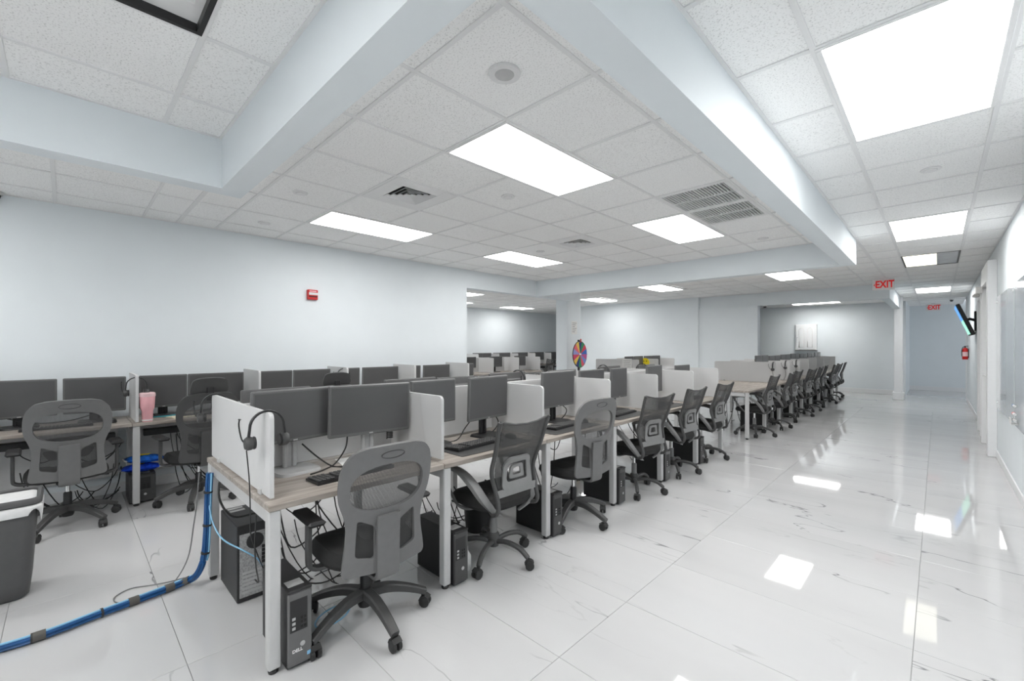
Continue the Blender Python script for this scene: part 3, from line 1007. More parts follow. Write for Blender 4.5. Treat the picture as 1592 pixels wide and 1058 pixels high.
def plastic_chair(label, group, arms=True, star=18, lift=0.0, frame='grey', headrest=False, blift=0.0):
    """swivel chair with the moulded frame back: one oval mesh window above, two windows below, broad centre strut"""
    t = thing('office_chair', label, 'chair', group=group)
    zt = .40 + lift
    star_base(t, star, False)
    column(t, zt, False)
    obj('seat', seat_mesh(zt), M['fabric'], t)
    lift += blift
    z = lambda v: v + lift
    right = [(0.0, 1.05), (.12, 1.047), (.185, 1.03), (.225, .985), (.242, .92), (.243, .85), (.235, .79), (.208, .72), (.196, .66), (.20, .58), (.213, .50), (.217, .455), (.205, .437), (.06, .425), (0, .424)]
    outer = mirror_outline(right[:-1]) if False else right[:-1] + [(0, .424)] + [(-x, q) for x, q in reversed(right[1:-1])]
    outer = rounded(outer, .02, 2)
    oval = ell(0, .842, .192, .115, 32, .82)
    wr_ = rounded([(.065, .655), (.150, .70), (.158, .52), (.065, .495)], .02, 3)
    wl_ = [(-x, q) for x, q in reversed(wr_)]
    lf = lambda u, v: (back_fn(u, v)[0], back_fn(u, v)[1], v + lift)
    fr_ = obj('back_frame', G().plate(outer, [oval, wr_, wl_], .04, lf, .020), M[frame], t, smooth=50)
    # raised badge oval on the top rail
    o1 = ell(0, 1.0, .062, .020, 24); o2 = ell(0, 1.0, .058, .0165, 24)
    obj('badge', G().plate(o1, [o2], .05, lambda u, v: (lf(u, v)[0], lf(u, v)[1] - .011, lf(u, v)[2]), .004), M['darkgrey'], fr_)
    obj('back_mesh', G().plate(ell(0, .842, .199, .122, 32, .82), [], .05, lambda u, v: (u, lf(u, v)[1] + .006, v + lift), .002), M['meshgrey'], t, smooth=60)
    for q in (wr_, wl_):
        cx_ = sum(p[0] for p in q) / len(q); cz_ = sum(p[1] for p in q) / len(q)
        big = [(cx_ + (p[0] - cx_) * 1.06, cz_ + (p[1] - cz_) * 1.06) for p in q]
        obj('lower_mesh', G().plate(big, [], .05, lambda u, v: (u, lf(u, v)[1] + .006, v + lift), .002), M['mesh'], t, smooth=60)
    # centre strut, wide, running down behind the frame and under the seat
    st = [(0, -.262, .70), (0, -.255, .60), (0, -.252, .50), (0, -.25, .42), (0, -.235, .392), (0, -.19, .384), (0, -.10, .384)]
    st = [(a_, b_, c_ + lift) for a_, b_, c_ in st]
    obj('back_strut', G().band(smooth_path(st, 4), (1, 0, 0), .118, .024), M[frame], t, smooth=50)
    # lumbar pad behind the mesh, seen through the lower windows
    obj('lumbar_pad', G().plate(rounded([(-.15, .66), (.15, .66), (.11, .585), (-.11, .585)], .03, 3), [], .05, lambda u, v: (u, lf(u, v)[1] + .028, v + lift), .014), M['midgrey'], t, smooth=60)
    if headrest:
        hr = rounded([(-.155, 1.04), (.155, 1.04), (.135, 1.17), (.06, 1.185), (-.06, 1.185), (-.135, 1.17)], .05, 4)
        obj('headrest', G().plate(hr, [], .05, lambda u, v: (u, back_fn(u, 1.04)[1] + .03 - .25 * (v - 1.04), v + lift), .022), M[frame], t, smooth=50)
        obj('headrest_post', G().box(-.03, .03, back_fn(0, 1.0)[1] - .015, back_fn(0, 1.0)[1] + .012, .98 + lift, 1.10 + lift, .006), M['black'], t, smooth=0)
    if arms:
        for s_ in (-1, 1):
            ar = obj('armrest', G().band(smooth_path([(s_ * .14, -.02, zt - .004), (s_ * .24, -.02, zt - .004), (s_ * .285, -.02, zt + .012), (s_ * .295, -.02, zt + .05), (s_ * .295, -.02, zt + .235)], 4), (0, 1, 0), .05, .022), M['darkgrey'], t, smooth=50)
            obj('arm_pad', G().box(s_ * .29 - .042, s_ * .29 + .042, -.13, .12, zt + .235, zt + .262, .012), M['black'], ar)
    return t


def loop_chair(label, group, star=18, lift=0.0):
    """swivel chair with a curved mesh back, nested lumbar frame, looped arms and a tube star base"""
    t = thing('mesh_chair', label, 'chair', group=group)
    zt = .40 + lift
    star_base(t, star, True)
    column(t, zt, True)
    obj('seat', seat_mesh(zt), M['fabric'], t)

    def fn(u, v):
        k = (v - .60)
        y = -.245 + .035 * math.exp(-((v - .66) / .10) ** 2) - (.42 * max(0, k) ** 1.7) + .45 * u * u
        return (u, y, v + lift)
    def hw(v):      # half width of the back at height v
        return .172 + .046 * min(1, max(0, (v - .52) / .46)) ** .8
    vs_ = [.53 + .455 * i / 12 for i in range(13)]
    right = [(hw(v), v + (.012 if i == 12 else 0)) for i, v in enumerate(vs_)]
    outer = right + [(.10, .973), (0, .967), (-.10, .973)] + [(-x, q) for x, q in reversed(right)] + [(-.09, .528), (0, .526), (.09, .528)]
    inner = [(x * .995 if abs(x) < .11 else x - math.copysign(.020, x), v) for x, v in outer]
    obj('back_mesh', G().plate(inner, [], .05, fn, .003), M['mesh'], t, smooth=60)
    for s_ in (-1, 1):
        pts = [Vector(fn(s_ * hw(v), v + (.012 if i == 12 else 0))) for i, v in enumerate(vs_)]
        low = [Vector((s_ * .10, -.06, zt - .006)), Vector((s_ * .165, -.17, zt - .008)), Vector((s_ * .178, -.235, zt + .01)), Vector((s_ * .176, -.247, zt + .06))]
        obj('back_upright', G().tube(smooth_path(low + pts, 3), .0145, 8), M['darkgrey'], t, smooth=60)
    obj('top_rail', G().tube([fn(x, v) for x, v in [(hw(.985), .997), (.10, .973), (0, .967), (-.10, .973), (-hw(.985), .997)]], .007, 8), M['darkgrey'], t)
    lum = rounded([(-.135, .545), (.135, .545), (.115, .715), (.085, .75), (-.085, .75), (-.115, .715)], .03, 3)
    lin = rounded([(-.095, .590), (.095, .590), (.080, .715), (-.080, .715)], .025, 3)
    gfn = lambda u, v: (fn(u, v)[0], fn(u, v)[1] - .010, fn(u, v)[2])
    lo = obj('lumbar_frame', G().plate(lum, [lin], .05, gfn, .014), M['midgrey'], t, smooth=50)
    l2 = rounded([(-.068, .605), (.068, .605), (.052, .695), (-.052, .695)], .02, 3)
    l3 = rounded([(-.038, .625), (.038, .625), (.030, .675), (-.030, .675)], .015, 3)
    obj('lumbar_inner', G().plate(l2, [l3], .05, gfn, .010), M['midgrey'], lo, smooth=50)
    obj('lower_rail', G().plate(rounded([(-.178, .505), (.178, .505), (.178, .55), (-.178, .55)], .012, 2), [], .06, lambda u, v: (u, fn(u, v)[1] - .004, v + lift), .016), M['midgrey'], t, smooth=50)
    for s_ in (-1, 1):
        g_ = G()
        band = smooth_path([(s_ * .262, .215, zt + .225), (s_ * .268, .12, zt + .250), (s_ * .268, .0, zt + .235), (s_ * .258, -.10, zt + .175), (s_ * .225, -.165, zt + .085), (s_ * .165, -.185, zt + .01), (s_ * .10, -.17, zt - .035)], 4)
        n = len(band)
        g_.band(band, (1, 0, .25 * s_), [.074 - .020 * abs(i / (n - 1) - .45) for i in range(n)], [.022 + .016 * math.sin(PI * min(1, i / (n - 1))) for i in range(n)])
        ar = obj('armrest', g_, M['armgrey'], t, smooth=50)
        lowb = smooth_path([(s_ * .262, .215, zt + .225), (s_ * .264, .205, zt + .17), (s_ * .262, .13, zt + .07), (s_ * .25, .07, zt + .005), (s_ * .20, .03, zt - .014), (s_ * .10, .02, zt - .014)], 4)
        obj('arm_front', G().band(lowb, (0, 1, .35), .040, .016), M['grey'], ar, smooth=50)
    return t


# ------------------------------------------------------------------ desks
WOOD, ALU = M['wood'], M['alu']


def leg_mesh(h=.730):
    return G().box(-.026, .026, -.026, .026, .022, h, .005)


LEG = me('leg', leg_mesh(), ALU, 0)
FOOT = me('foot', G().lathe([(0, 0), (.020, 0), (.022, .010), (.012, .022), (0, .022)], 12), M['black'])


def put_leg(t, x, y):
    o = obj('leg', LEG, None, t, (x, y, 0))
    obj('foot', FOOT, None, o)


def screen_panel(x0, x1, z0, z1, th):
    """upright panel in the XZ plane with two rounded top corners"""
    r = .03
    out = [(x0, z0), (x1, z0)] + arc(x1 - r, z1 - r, r, 0, 90, 5) + arc(x0 + r, z1 - r, r, 90, 180, 5)
    return G().prism(out, lambda u, v: (u, -th / 2, v), lambda u, v: (u, th / 2, v))


SIDE = me('side_screen', screen_panel(-.59, .535, .770, 1.155, .018), M['panel'], 0)


def bench_module(xc, y0, y1, label, group, first=False, last=False, screens=True, leg_in=.03, both=True):
    t = thing('bench_desk', label, 'desk', (xc, y0, 0), 0, group)
    d = y1 - y0
    obj('desktop', G().box(.006, .60, .0015, d - .0015, .730, .760, .003), WOOD, t, smooth=0)
    obj('desktop', G().box(-.60, -.006, .0015, d - .0015, .730, .760, .003), WOOD, t, smooth=0)
    for yy in ([leg_in] + ([d - .03] if last else [])):
        put_leg(t, .565, yy)
        put_leg(t, -.565, yy)
        obj('end_beam', G().box(-.54, .54, yy - .020, yy + .020, .665, .726, .004), ALU, t, smooth=0)
    obj('rail', G().box(.20, .24, .05, d - .02, .69, .728, .003), ALU, t, smooth=0)
    obj('rail', G().box(-.24, -.20, .05, d - .02, .69, .728, .003), ALU, t, smooth=0)
    if screens:
        s_ = obj('side_screen', SIDE, None, t, (0, leg_in + .005, 0))
        for x in (-.40, .40):
            obj('clamp', G().box(x - .02, x + .02, -.018, .018, .760, .79, .004), ALU, s_, smooth=0)
        if last:
            obj('side_screen', SIDE, None, t, (0, d - .03, 0))
        obj('centre_screen', G().box(-.009, .009, .05, d - .01, .775, 1.15, .004), M['panel'], t, smooth=0)
    return t


B1X = -2.70
B1Y = [.62, 1.575, 2.525, 3.48, 4.435, 5.39, 6.31]
B2Y = [7.42 + .945 * i for i in range(10)]
bench1 = [bench_module(B1X, B1Y[i], B1Y[i + 1], f'{ORD[i]} double desk of the near bench counted from the blue cable bundle', 'desks of the near bench', last=(i == 5)) for i in range(6)]
for i in range(9):
    bench_module(B1X, B2Y[i], B2Y[i + 1], f'{ORD[i]} double desk of the farther bench' + (' with an empty bare top' if i < 2 else ' counted from its bare end'), 'desks of the farther bench', last=(i == 8), screens=(i >= 2))
for i in range(4):
    bench_module(-5.3, 7.0 + .945 * i, 7.0 + .945 * (i + 1), f'{ORD[i]} double desk in the bench beside the pillar where the colourful wheel stands', 'desks behind the pillar', last=(i == 3), screens=(i > 1))
for i in range(3):
    bench_module(-8.7, 6.7 + .945 * i, 6.7 + .945 * (i + 1), f'{ORD[i]} double desk in the back left room seen over the monitors', 'desks in the back left room', last=(i == 2))

# wall desks along the left wall
LWY = [-1.55, -.56, .42, 1.43, 2.41, 3.39, 4.36, 4.86]


def wall_desk(x0, x1, y0, y1, label, group, last=False):
    t = thing('desk', label, 'desk', (x1, y0, 0), 0, group)
    d = y1 - y0
    wd = x1 - x0
    obj('desktop', G().box(-wd, 0, .0015, d - .0015, .730, .760, .003), WOOD, t, smooth=0)
    for yy in [.03] + ([d - .03] if last else []):
        put_leg(t, -.035, yy); put_leg(t, -wd + .05, yy)
        obj('end_beam', G().box(-wd + .07, -.06, yy - .02, yy + .02, .665, .726, .004), ALU, t, smooth=0)
    obj('cable_tray', G().box(-.30, -.22, .10, d - .10, .60, .66, .004), M['black'], t, smooth=0)
    obj('modesty_panel', G().box(-wd + .02, -wd + .035, .06, d - .06, .18, .70, .003), M['alu'], t, smooth=0)
    sg = G()
    sg.M = Matrix.Translation((0, .035, 0))
    r = .03
    sg.prism([(-wd + .03, .765), (-.02, .765)] + arc(-.05, 1.165, r, 0, 90, 5) + [(-wd + .03, 1.195)], lambda u, v: (u, -.011, v), lambda u, v: (u, .011, v))
    obj('side_screen', sg, M['panel'], t, smooth=0)
    return t


for i in range(7):
    wall_desk(XL + .02, -5.22, LWY[i], LWY[i + 1], ['wall desk at the left frame edge, mostly out of view', 'wall desk where the chair with the oval back sits beside the bin', 'wall desk with the pink tumbler beside its screen', 'wall desk behind the two big monitors with a chair top and headset before it', 'fifth wall desk along the left wall, nearly hidden', 'sixth wall desk, the last full width one before the left wall ends', 'short last wall desk at the end of the left wall'][i], 'desks along the left wall', last=(i == 6))
for i in range(5):
    wall_desk(-11.5, -10.85, 9.5 + .95 * i, 10.45 + .95 * i, f'{ORD[i]} desk along the far wall of the back left room', 'desks along the back left wall', last=(i == 4))


# ------------------------------------------------------------------ monitors (local: screen faces +Y, origin on the desk top)
def monitor_parts(t, wd, h, z1, stand, tilt):
    zc = z1 - h / 2
    hd = bpy.data.objects.new('housing', MONI.setdefault(('h', wd, h), me('housing', G().box(-wd / 2, wd / 2, -.022, .004, -h / 2, h / 2, .006).box(-wd * .32, wd * .32, -.045, -.02, -h * .32, h * .30, .012), M['bezel'], 0)))
    C.objects.link(hd); hd.parent = t; hd.location = (0, 0.02, zc); hd.rotation_euler = (math.radians(tilt), 0, 0)
    b_ = .014
    obj('screen', MONI.setdefault(('s', wd, h), me('screen', G().box(-wd / 2 + b_, wd / 2 - b_, .003, .0052, -h / 2 + b_ + .006, h / 2 - b_, 0), M['screen'], 0)), None, hd)
    obj('badge', MONI.setdefault(('b', wd, h), me('badge', G().box(-.012, .012, .003, .0054, -h / 2 + .005, -h / 2 + .013, 0), M['silver'], 0)), None, hd)
    if ('v', wd, h) not in MONI:
        vg = G()
        for k in range(14):
            x = -wd * .30 + k * wd * .6 / 13
            vg.box(x - .003, x + .003, -.0465, -.0445, h * .14, h * .24)
        MONI['v', wd, h] = me('vents', vg, M['void'], 0)
    obj('vents', MONI['v', wd, h], None, hd, kind='stuff')
    mm = {'b': M['black'], 'w': M['whiteplastic'], 's': M['silver']}[stand]
    nk = G()
    nk.box(-.038, -.014, -.055, -.038, .012, zc + .02, .005).box(.014, .038, -.055, -.038, .012, zc + .02, .005).box(-.04, .04, -.058, -.050, .012, zc + .02, .004)
    obj('stand_neck', MONI.setdefault(('n', stand, zc), me('stand_neck', nk, mm, 0)), None, t)
    obj('stand_base', MONI.setdefault(('f', stand), me('stand_base', G().prism(rrect(-.12, .12, -.10, .11, .05), lambda u, v: (u, v, 0), lambda u, v: (u * .93, v * .93, .014)), mm, 30)), None, t)


MONI = {}


def monitor(x, y, rz, label, group, wd=.50, h=.30, top=.45, stand='b', tilt=0.0, base=.760):
    t = thing('monitor', label, 'monitor', (x, y, base + .0005), math.radians(rz), group)
    monitor_parts(t, wd, h, top, stand, tilt)
    return t


NEAR = 'monitors on the aisle side of the near bench'
FARS = 'monitors on the far side of the near bench'
# aisle side of the near bench; screens face +X (rz = -90)
monitor(-2.60, .90, -82, 'wide monitor nearest the headset on the end screen of the near bench', NEAR, .47, .295, .462, 's', -3)
monitor(-2.54, 1.33, -97, 'wide monitor on a silver stand, right one of the first desk pair', NEAR, .51, .31, .465, 's', -3)
monitor(-2.58, 1.83, -90, 'monitor half hidden behind the second screen panel of the near bench', NEAR, .38, .31, .462, 'b')
monitor(-2.53, 2.31, -84, 'monitor with a tiny white sticker on its corner at the second desk', NEAR, .45, .33, .465, 'b', -2)
monitor(-2.54, 3.20, -88, 'monitor at the third desk behind the armless chair', NEAR, .50, .33, .468, 'b', -2)
monitor(-2.56, 3.78, -90, 'left monitor at the fourth desk of the near bench', NEAR, .44, .30, .458, 'b')
monitor(-2.50, 4.21, -88, 'tilted monitor above the fourth panel of the near bench', NEAR, .34, .32, .462, 'b')
monitor(-2.52, 5.08, -86, 'monitor at the fifth desk peeking over its side panel', NEAR, .46, .33, .462, 'b')
monitor(-2.55, 5.98, -90, 'monitor at the last desk of the near bench over its end panel', NEAR, .46, .28, .44, 'b')
for i, (yy, wd, lb) in enumerate([(.92, .40, 'monitor seen from behind beside the end screen, vents showing'), (1.88, .46, 'thin top edge of a monitor seen from behind, first desk far side'), (2.33, .40, 'monitor seen from behind left of the stickered screen'), (2.95, .48, 'monitor seen from behind left of the third desk screen'), (3.80, .48, 'monitor seen from behind at the fourth desk far side'), (4.76, .48, 'monitor seen from behind at the fifth desk far side'), (5.72, .48, 'monitor seen from behind at the last desk far side')]):
    monitor(-2.93, yy, 90, lb, FARS, wd, .29, .44 + .01 * (i % 2), 'b', 0)
# left wall row
LW = 'monitors along the left wall'
for k, (ya, yb, lb) in enumerate([(-.505, -.055, 'wall desk monitor cut by the left frame edge'), (-.02, .405, 'wide wall desk monitor left of the first upright screen panel'), (.50, .885, 'wall desk monitor behind the pink tumbler'), (.89, 1.40, 'wall desk monitor above the second chair at the left wall'),
                                  (1.53, 1.92, 'wall desk monitor left of a pair, over the double screen'), (1.93, 2.38, 'wall desk monitor right of a pair, over the double screen'), (2.50, 2.78, 'narrow wall desk monitor beside the hanging headset'), (2.82, 3.37, 'wide glossy wall desk monitor past the headset'), (3.45, 3.75, 'wall desk monitor before the fifth white panel'), (3.80, 4.30, 'wall desk monitor with a headset hung on its top'), (4.42, 4.80, 'last wall desk monitor near the end of the left wall')]):
    monitor(-5.62, (ya + yb) / 2, -90, lb, LW, round(yb - ya, 3), .325, .41, 'b', -2)
# farther bench
F2 = 'monitors on the farther bench'
for i in range(2, 9):
    yy = (B2Y[i] + B2Y[i + 1]) / 2
    for s_, w_ in ((-.195, 'left'), (.245, 'right')):
        monitor(-2.55, yy + s_ - (.02 if i == 8 else 0), -90, f'{w_} monitor at the {ORD[i]} desk of the farther bench', F2, .40 if i == 8 else .43, .29, .495 + .01 * (i % 3), 'b')
# bench behind the pillar and the back left room
for i in range(2, 4):
    yy = 7.0 + .945 * (i + .5)
    for s_, w_ in ((-.195, 'left'), (.245, 'right')):
        monitor(-5.15, yy + s_ - (.03 if i == 3 else 0), -90, f'{w_} monitor at the {ORD[i]} desk behind the pillar', 'monitors behind the pillar', .40, .29, .46, 'b')
for i in range(5):
    yy = 9.5 + .95 * (i + .5)
    for s_, w_ in ((-.19, 'left'), (.24, 'right')):
        monitor(-11.22, yy + s_, -90, f'{w_} monitor at the {ORD[i]} desk along the far left room wall', 'monitors in the back left room', .42, .30, .46, 'b')
for i in range(3):
    monitor(-8.55, 6.7 + .945 * (i + .5), -90, f'monitor at the {ORD[i]} desk in the middle of the back left room', 'monitors in the back left room', .46, .28, .42, 'b')

# ------------------------------------------------------------------ place the chairs
P0 = plastic_chair('grey plastic backed swivel chair nearest the viewer at the first desk', 'plastic backed chairs', star=0, lift=-.02, blift=-.038)
P0.location = (-2.185, 1.115, 0); P0.rotation_euler = (0, 0, math.radians(88))
for o in [c_ for c_ in P0.children if c_.name.startswith('base_leg')]:
    pass


def spin_base(t, world_deg):
    """turn the five base legs of a chair so that one of them points to world_deg"""
    legs = [c_ for c_ in t.children if c_.name.startswith('base_leg')]
    a0 = math.radians(world_deg) - t.rotation_euler[2]
    for k, c_ in enumerate(legs):
        c_.rotation_euler = (0, 0, a0 + 2 * PI * k / 5)


spin_base(P0, -74)
P1 = plastic_chair('', 'plastic backed chairs')
P1.location = (-5.06, .01, 0); P1.rotation_euler = (0, 0, math.radians(92)); c_ = tag(P1, 'plastic backed swivel chair with oval back beside the grey waste bin')
spin_base(c_, 40)
PL = plastic_chair('darker plastic backed chair at the wall desk half hidden by the end screen', 'plastic backed chairs', lift=-.01, frame='darkgrey', headrest=True)
PL.location = (-5.02, .88, 0); PL.rotation_euler = (0, 0, math.radians(97)); spin_base(PL, -20)
c_ = dup(PL, (-4.98, 2.08, 0), math.radians(88), 'chair whose rounded top shows between the first pair of monitors and the wall')
PA = plastic_chair('armless plastic framed chair at the third desk of the near bench', 'plastic backed chairs', arms=False)
PA.location = (-2.20, 2.99, 0); PA.rotation_euler = (0, 0, math.radians(84)); spin_base(PA, -73)

Q0 = loop_chair('mesh chair with looped arms at the second desk of the near bench', 'mesh chairs at the near bench')
Q0.location = (-2.20, 2.07, 0); Q0.rotation_euler = (0, 0, math.radians(88)); spin_base(Q0, -63)
for (x, y, r, sp, lb) in [(-2.20, 4.02, 80, -55, 'mesh chair with looped arms at the fourth desk of the near bench'), (-2.22, 4.93, 86, -50, 'mesh chair with looped arms at the fifth desk of the near bench'),
                          (-2.22, 5.85, 86, -60, 'mesh chair with looped arms at the last desk of the near bench')]:
    spin_base(dup(Q0, (x, y, 0), math.radians(r), lb), sp)
F2Y = [B2Y[i] + .50 for i in range(9)]
for i, y in enumerate(F2Y):
    lb = ['mesh chair at the bare end of the farther bench'] + [f'{ORD[k]} mesh chair in the long receding row at the farther bench' for k in range(1, 8)] + ['last mesh chair at the far end of the receding row']
    c_ = dup(Q0, (-2.16 + .04 * math.sin(i * 2.3), y, 0), math.radians(88 + 6 * math.sin(i * 1.7)), lb[i], 'mesh chairs at the farther bench')
    spin_base(c_, -70 + 23 * i)
for (x, y, r, lb) in [(-10.35, 10.9, 100, 'chair in the back left room left of the other one'), (-10.35, 12.4, 80, 'chair in the back left room nearer the pillar')]:
    dup(Q0, (x, y, 0), math.radians(r), lb, 'chairs in the back left room')

# ------------------------------------------------------------------ computers under the desks (local: front faces +X, origin at the floor)
def pc_tower(loc, rz, label, group, wd=.11, h=.33, dp=.38, face='black', z=0.0):
    t = thing('computer', label, 'computer', loc, math.radians(rz), group)
    obj('case', G().box(-dp, -.012, -wd / 2, wd / 2, .008, h, .003), M['pc'], t, smooth=0)
    fm = M['pcgrey'] if face == 'grey' else M['darkgrey']
    fr = obj('front_panel', G().box(-.012, 0, -wd / 2, wd / 2, .018, h - .012, .005), fm, t, smooth=0)
    obj('top_cap', G().box(-.02, .002, -wd / 2 + .001, wd / 2 - .001, h - .012, h + .001, .002), M['pc'], t, smooth=0)
    obj('drive_bay', G().box(0, .002, -wd * .42, wd * .30, h * .48, h * .88, .001), M['pc'], fr, smooth=0)
    for k in range(3):
        obj('button', G().box(.002, .004, -wd * .34, -wd * .20, h * (.51 + .06 * k), h * (.545 + .06 * k), .001), M['silver'], fr, smooth=0)
    pg_ = G()
    for k in range(3):
        for q in range(2):
            pg_.box(.002, .0035, wd * (.02 + .14 * q), wd * (.10 + .14 * q), h * (.51 + .055 * k), h * (.54 + .055 * k))
    obj('ports', pg_, M['void'], fr, kind='stuff', smooth=0)
    obj('logo', G().lathe([(0, 0), (.011, 0), (.011, .0015), (0, .0015)], 16, (0, wd * .1, h * .30), 'x'), M['silver'], fr, smooth=0)
    obj('vent_strip', G().box(-.10, -.04, -wd * .36, wd * .30, h, h + .0015), M['silver'], t, smooth=0)
    return t


NPC = 'computers under the near bench'
p0 = pc_tower((-2.075, .745, 0), 0, 'computer tower with grey front behind the nearest desk leg', NPC, .105, .36, .36, 'grey')
d_ = text_mesh('DELL', .02, .0004)
d_.materials.append(M['whiteplastic'])
o = obj('lettering', d_, None, p0, (.001, -.012, .085), (PI / 2, 0, PI / 2))
obj('blue_sticker', G().box(0, .001, .030, .046, .045, .062), M['lightblue'], p0, smooth=0)
pcs = [(1.692, 'black slim computer beside the second desk leg with a round front emblem'), (2.642, 'black slim computer beside the third desk leg'), (3.597, 'black slim computer beside the fourth desk leg'), (4.552, 'computer with pale front beside the fifth desk leg'), (5.507, 'black computer beside the sixth desk leg')]
for i, (y, lb) in enumerate(pcs):
    pc_tower((-2.085, y, 0), 0, lb, NPC, .105, .335, .40, 'grey' if i == 3 else 'black')
for i in range(1, 9):
    pc_tower((-2.11, B2Y[i] + .125, 0), 0, f'black computer beside the {ORD[i]} front leg of the farther bench', 'computers under the farther bench', .11, .34, .42)
# the tower seen from its back, with the open io side towards the viewer
t = thing('computer', 'big black tower seen from its cabled back under the near bench end', 'computer', (-2.83, .765, 0), 0, NPC)
obj('case', G().box(-.37, 0, -.09, .09, .005, .44, .004), M['pc'], t, smooth=0)
io = obj('back_plate', G().box(0, .003, -.078, .078, .03, .39, .001), M['pcio'], t, smooth=0)
obj('fan_grille', G().lathe([(.020, 0), (.045, 0), (.045, .004), (.040, .006), (.020, .006)], 18, (.003, 0, .34), 'x'), M['pc'], io)
for k in range(6):
    obj('slot_cover', G().box(.003, .0055, -.066, .034, .05 + .022 * k, .064 + .022 * k, .001), M['silver'], io, smooth=0)
pg_ = G()
for k in range(5):
    for q in range(2):
        pg_.box(.003, .012, .034 + .020 * q, .050 + .020 * q, .20 + .022 * k, .215 + .022 * k)
obj('ports', pg_, M['black'], io, kind='stuff', smooth=0)
obj('vent_slots', G().box(-.30, -.27, -.06, .02, .44, .4415).box(-.35, -.32, -.06, .02, .44, .4415), M['silver'], t, smooth=0)
# left wall desk computer with bags on it
pl = pc_tower((-5.30, .50, 0), 0, 'low black computer under the wall desk with two blue snack bags on top', 'computers under the wall desks', .19, .27, .34, 'black')
pc_tower((-5.42, 1.55, 0), 0, 'black computer under the third wall desk behind chair wheels', 'computers under the wall desks', .11, .34, .38)


def snack_bag(loc, rz, tilt, m, label):
    t = thing('snack_bag', label, 'snack bag', loc, math.radians(rz), 'blue snack bags')
    t.rotation_euler = (0, math.radians(tilt), math.radians(rz))
    n, k = 14, 8
    vs = []; fs = []
    for side in (1, -1):
        for i in range(n + 1):
            for j in range(k + 1):
                u, v = i / n, j / k
                x, y = (u - .5) * .29, (v - .5) * .17
                bulge = .038 * (math.sin(PI * u) ** .5) * (math.sin(PI * v) ** .6)
                x *= 1 - .04 * math.cos(6 * v)
                vs.append((x + random.uniform(-1, 1) * .002, y + random.uniform(-1, 1) * .003, side * (bulge + .001) + random.uniform(-1, 1) * .002 + .04))
    st = (n + 1) * (k + 1)
    for sd in (0, 1):
        for i in range(n):
            for j in range(k):
                a_ = sd * st + i * (k + 1) + j
                q = (a_, a_ + k + 1, a_ + k + 2, a_ + 1)
                fs.append(q if sd == 0 else q[::-1])
    obj('bag', G().add(vs, fs), m, t, smooth=60)
    obj('crimp', G().box(-.158, -.135, -.08, .08, .036, .044, .002), M['silver'], t, smooth=0)
    obj('crimp', G().box(.135, .158, -.08, .08, .036, .044, .002), M['silver'], t, smooth=0)
    obj('printed_patch', G().add([(-.05, -.04, .080), (.02, -.045, .081), (.05, .02, .081), (-.03, .03, .081)], [(0, 1, 2, 3)]), M['yellow'], t, smooth=0)
    return t


snack_bag((-5.40, .50, .275), 80, 0, M['crisp2'], 'cobalt blue snack bag lying on the low computer, lower of the two')
snack_bag((-5.39, .52, .355), 94, 4, M['crisp'], 'blue snack bag with yellow mark, upper of the two on the computer')

# ------------------------------------------------------------------ waste bin and small mesh bin
t = thing('waste_bin', 'grey rectangular waste bin with white liner at the left frame edge', 'bin', (-3.90, -.325, 0))


def rr3(hx, hy, r, z, n=5):
    return [(x, y, z) for x, y in rrect(-hx, hx, -hy, hy, r, n)]


obj('tub', G().loft([rr3(.105, .155, .05, .0), rr3(.125, .175, .055, .018), rr3(.132, .184, .05, .10), rr3(.152, .212, .05, .57), rr3(.144, .204, .045, .57), rr3(.122, .174, .045, .03)], caps=True), M['bin'], t, smooth=50)
obj('rim', G().loft([rr3(.152, .212, .05, .545), rr3(.168, .228, .055, .55), rr3(.170, .230, .055, .572), rr3(.160, .220, .05, .585), rr3(.146, .206, .045, .58), rr3(.148, .208, .045, .55)], caps=False, closed=True), M['bin'], t, smooth=50)
lg_ = []
for (ex, ez, am) in [(.002, .543, 0), (.018, .540, 0), (.022, .530, .006), (.020, .520, .045), (.014, .515, .095), (.011, .515, .095), (.004, .52, 0)]:
    ring = rr3(.150 + ex, .210 + ex, .05, ez)
    lg_.append([(x + .003 * math.sin(9 * i_), y + .003 * math.cos(7 * i_), z - am * (.35 + .35 * math.sin(.55 * i_ + 1) + .3 * math.sin(1.3 * i_ + .6 * math.sin(3 * i_)))) for i_, (x, y, z) in enumerate(ring)])
obj('liner', G().loft(lg_, caps=False), M['liner'], t, smooth=60)
obj('inner_liner', G().loft([[(x + .003 * math.sin(9 * i_), y + .003 * math.cos(7 * i_), z) for i_, (x, y, z) in enumerate(rr3(*q))] for q in ((.143, .203, .045, .568), (.136, .196, .045, .45), (.120, .172, .045, .25), (.09, .13, .04, .16))]), M['liner'], t, smooth=60)
t = thing('mesh_bin', 'small black mesh waste bin under the second desk behind the looped arm chair', 'bin', (-2.63, 2.30, 0))
obj('basket', G().lathe([(0, .004), (.095, .004), (.12, .26), (.116, .26), (.092, .010), (0, .010)], 24), M['black'], t)
obj('rim', G().tube([(.12 * math.cos(2 * PI * k / 24), .12 * math.sin(2 * PI * k / 24), .26) for k in range(24)], .006, 6, closed=True), M['softblack'], t)
t = thing('jug', 'small white plastic jug on the floor beside the second desk leg computer', 'jug', (-2.22, 1.83, 0))
obj('body', G().lathe([(0, 0), (.035, 0), (.04, .01), (.04, .09), (.022, .12), (.018, .13), (0, .13)], 16), M['whiteplastic'], t)
obj('cap', G().lathe([(0, .13), (.020, .13), (.020, .15), (0, .15)], 14), M['paper'], t)

# ------------------------------------------------------------------ things on the desks
DZ = .7605


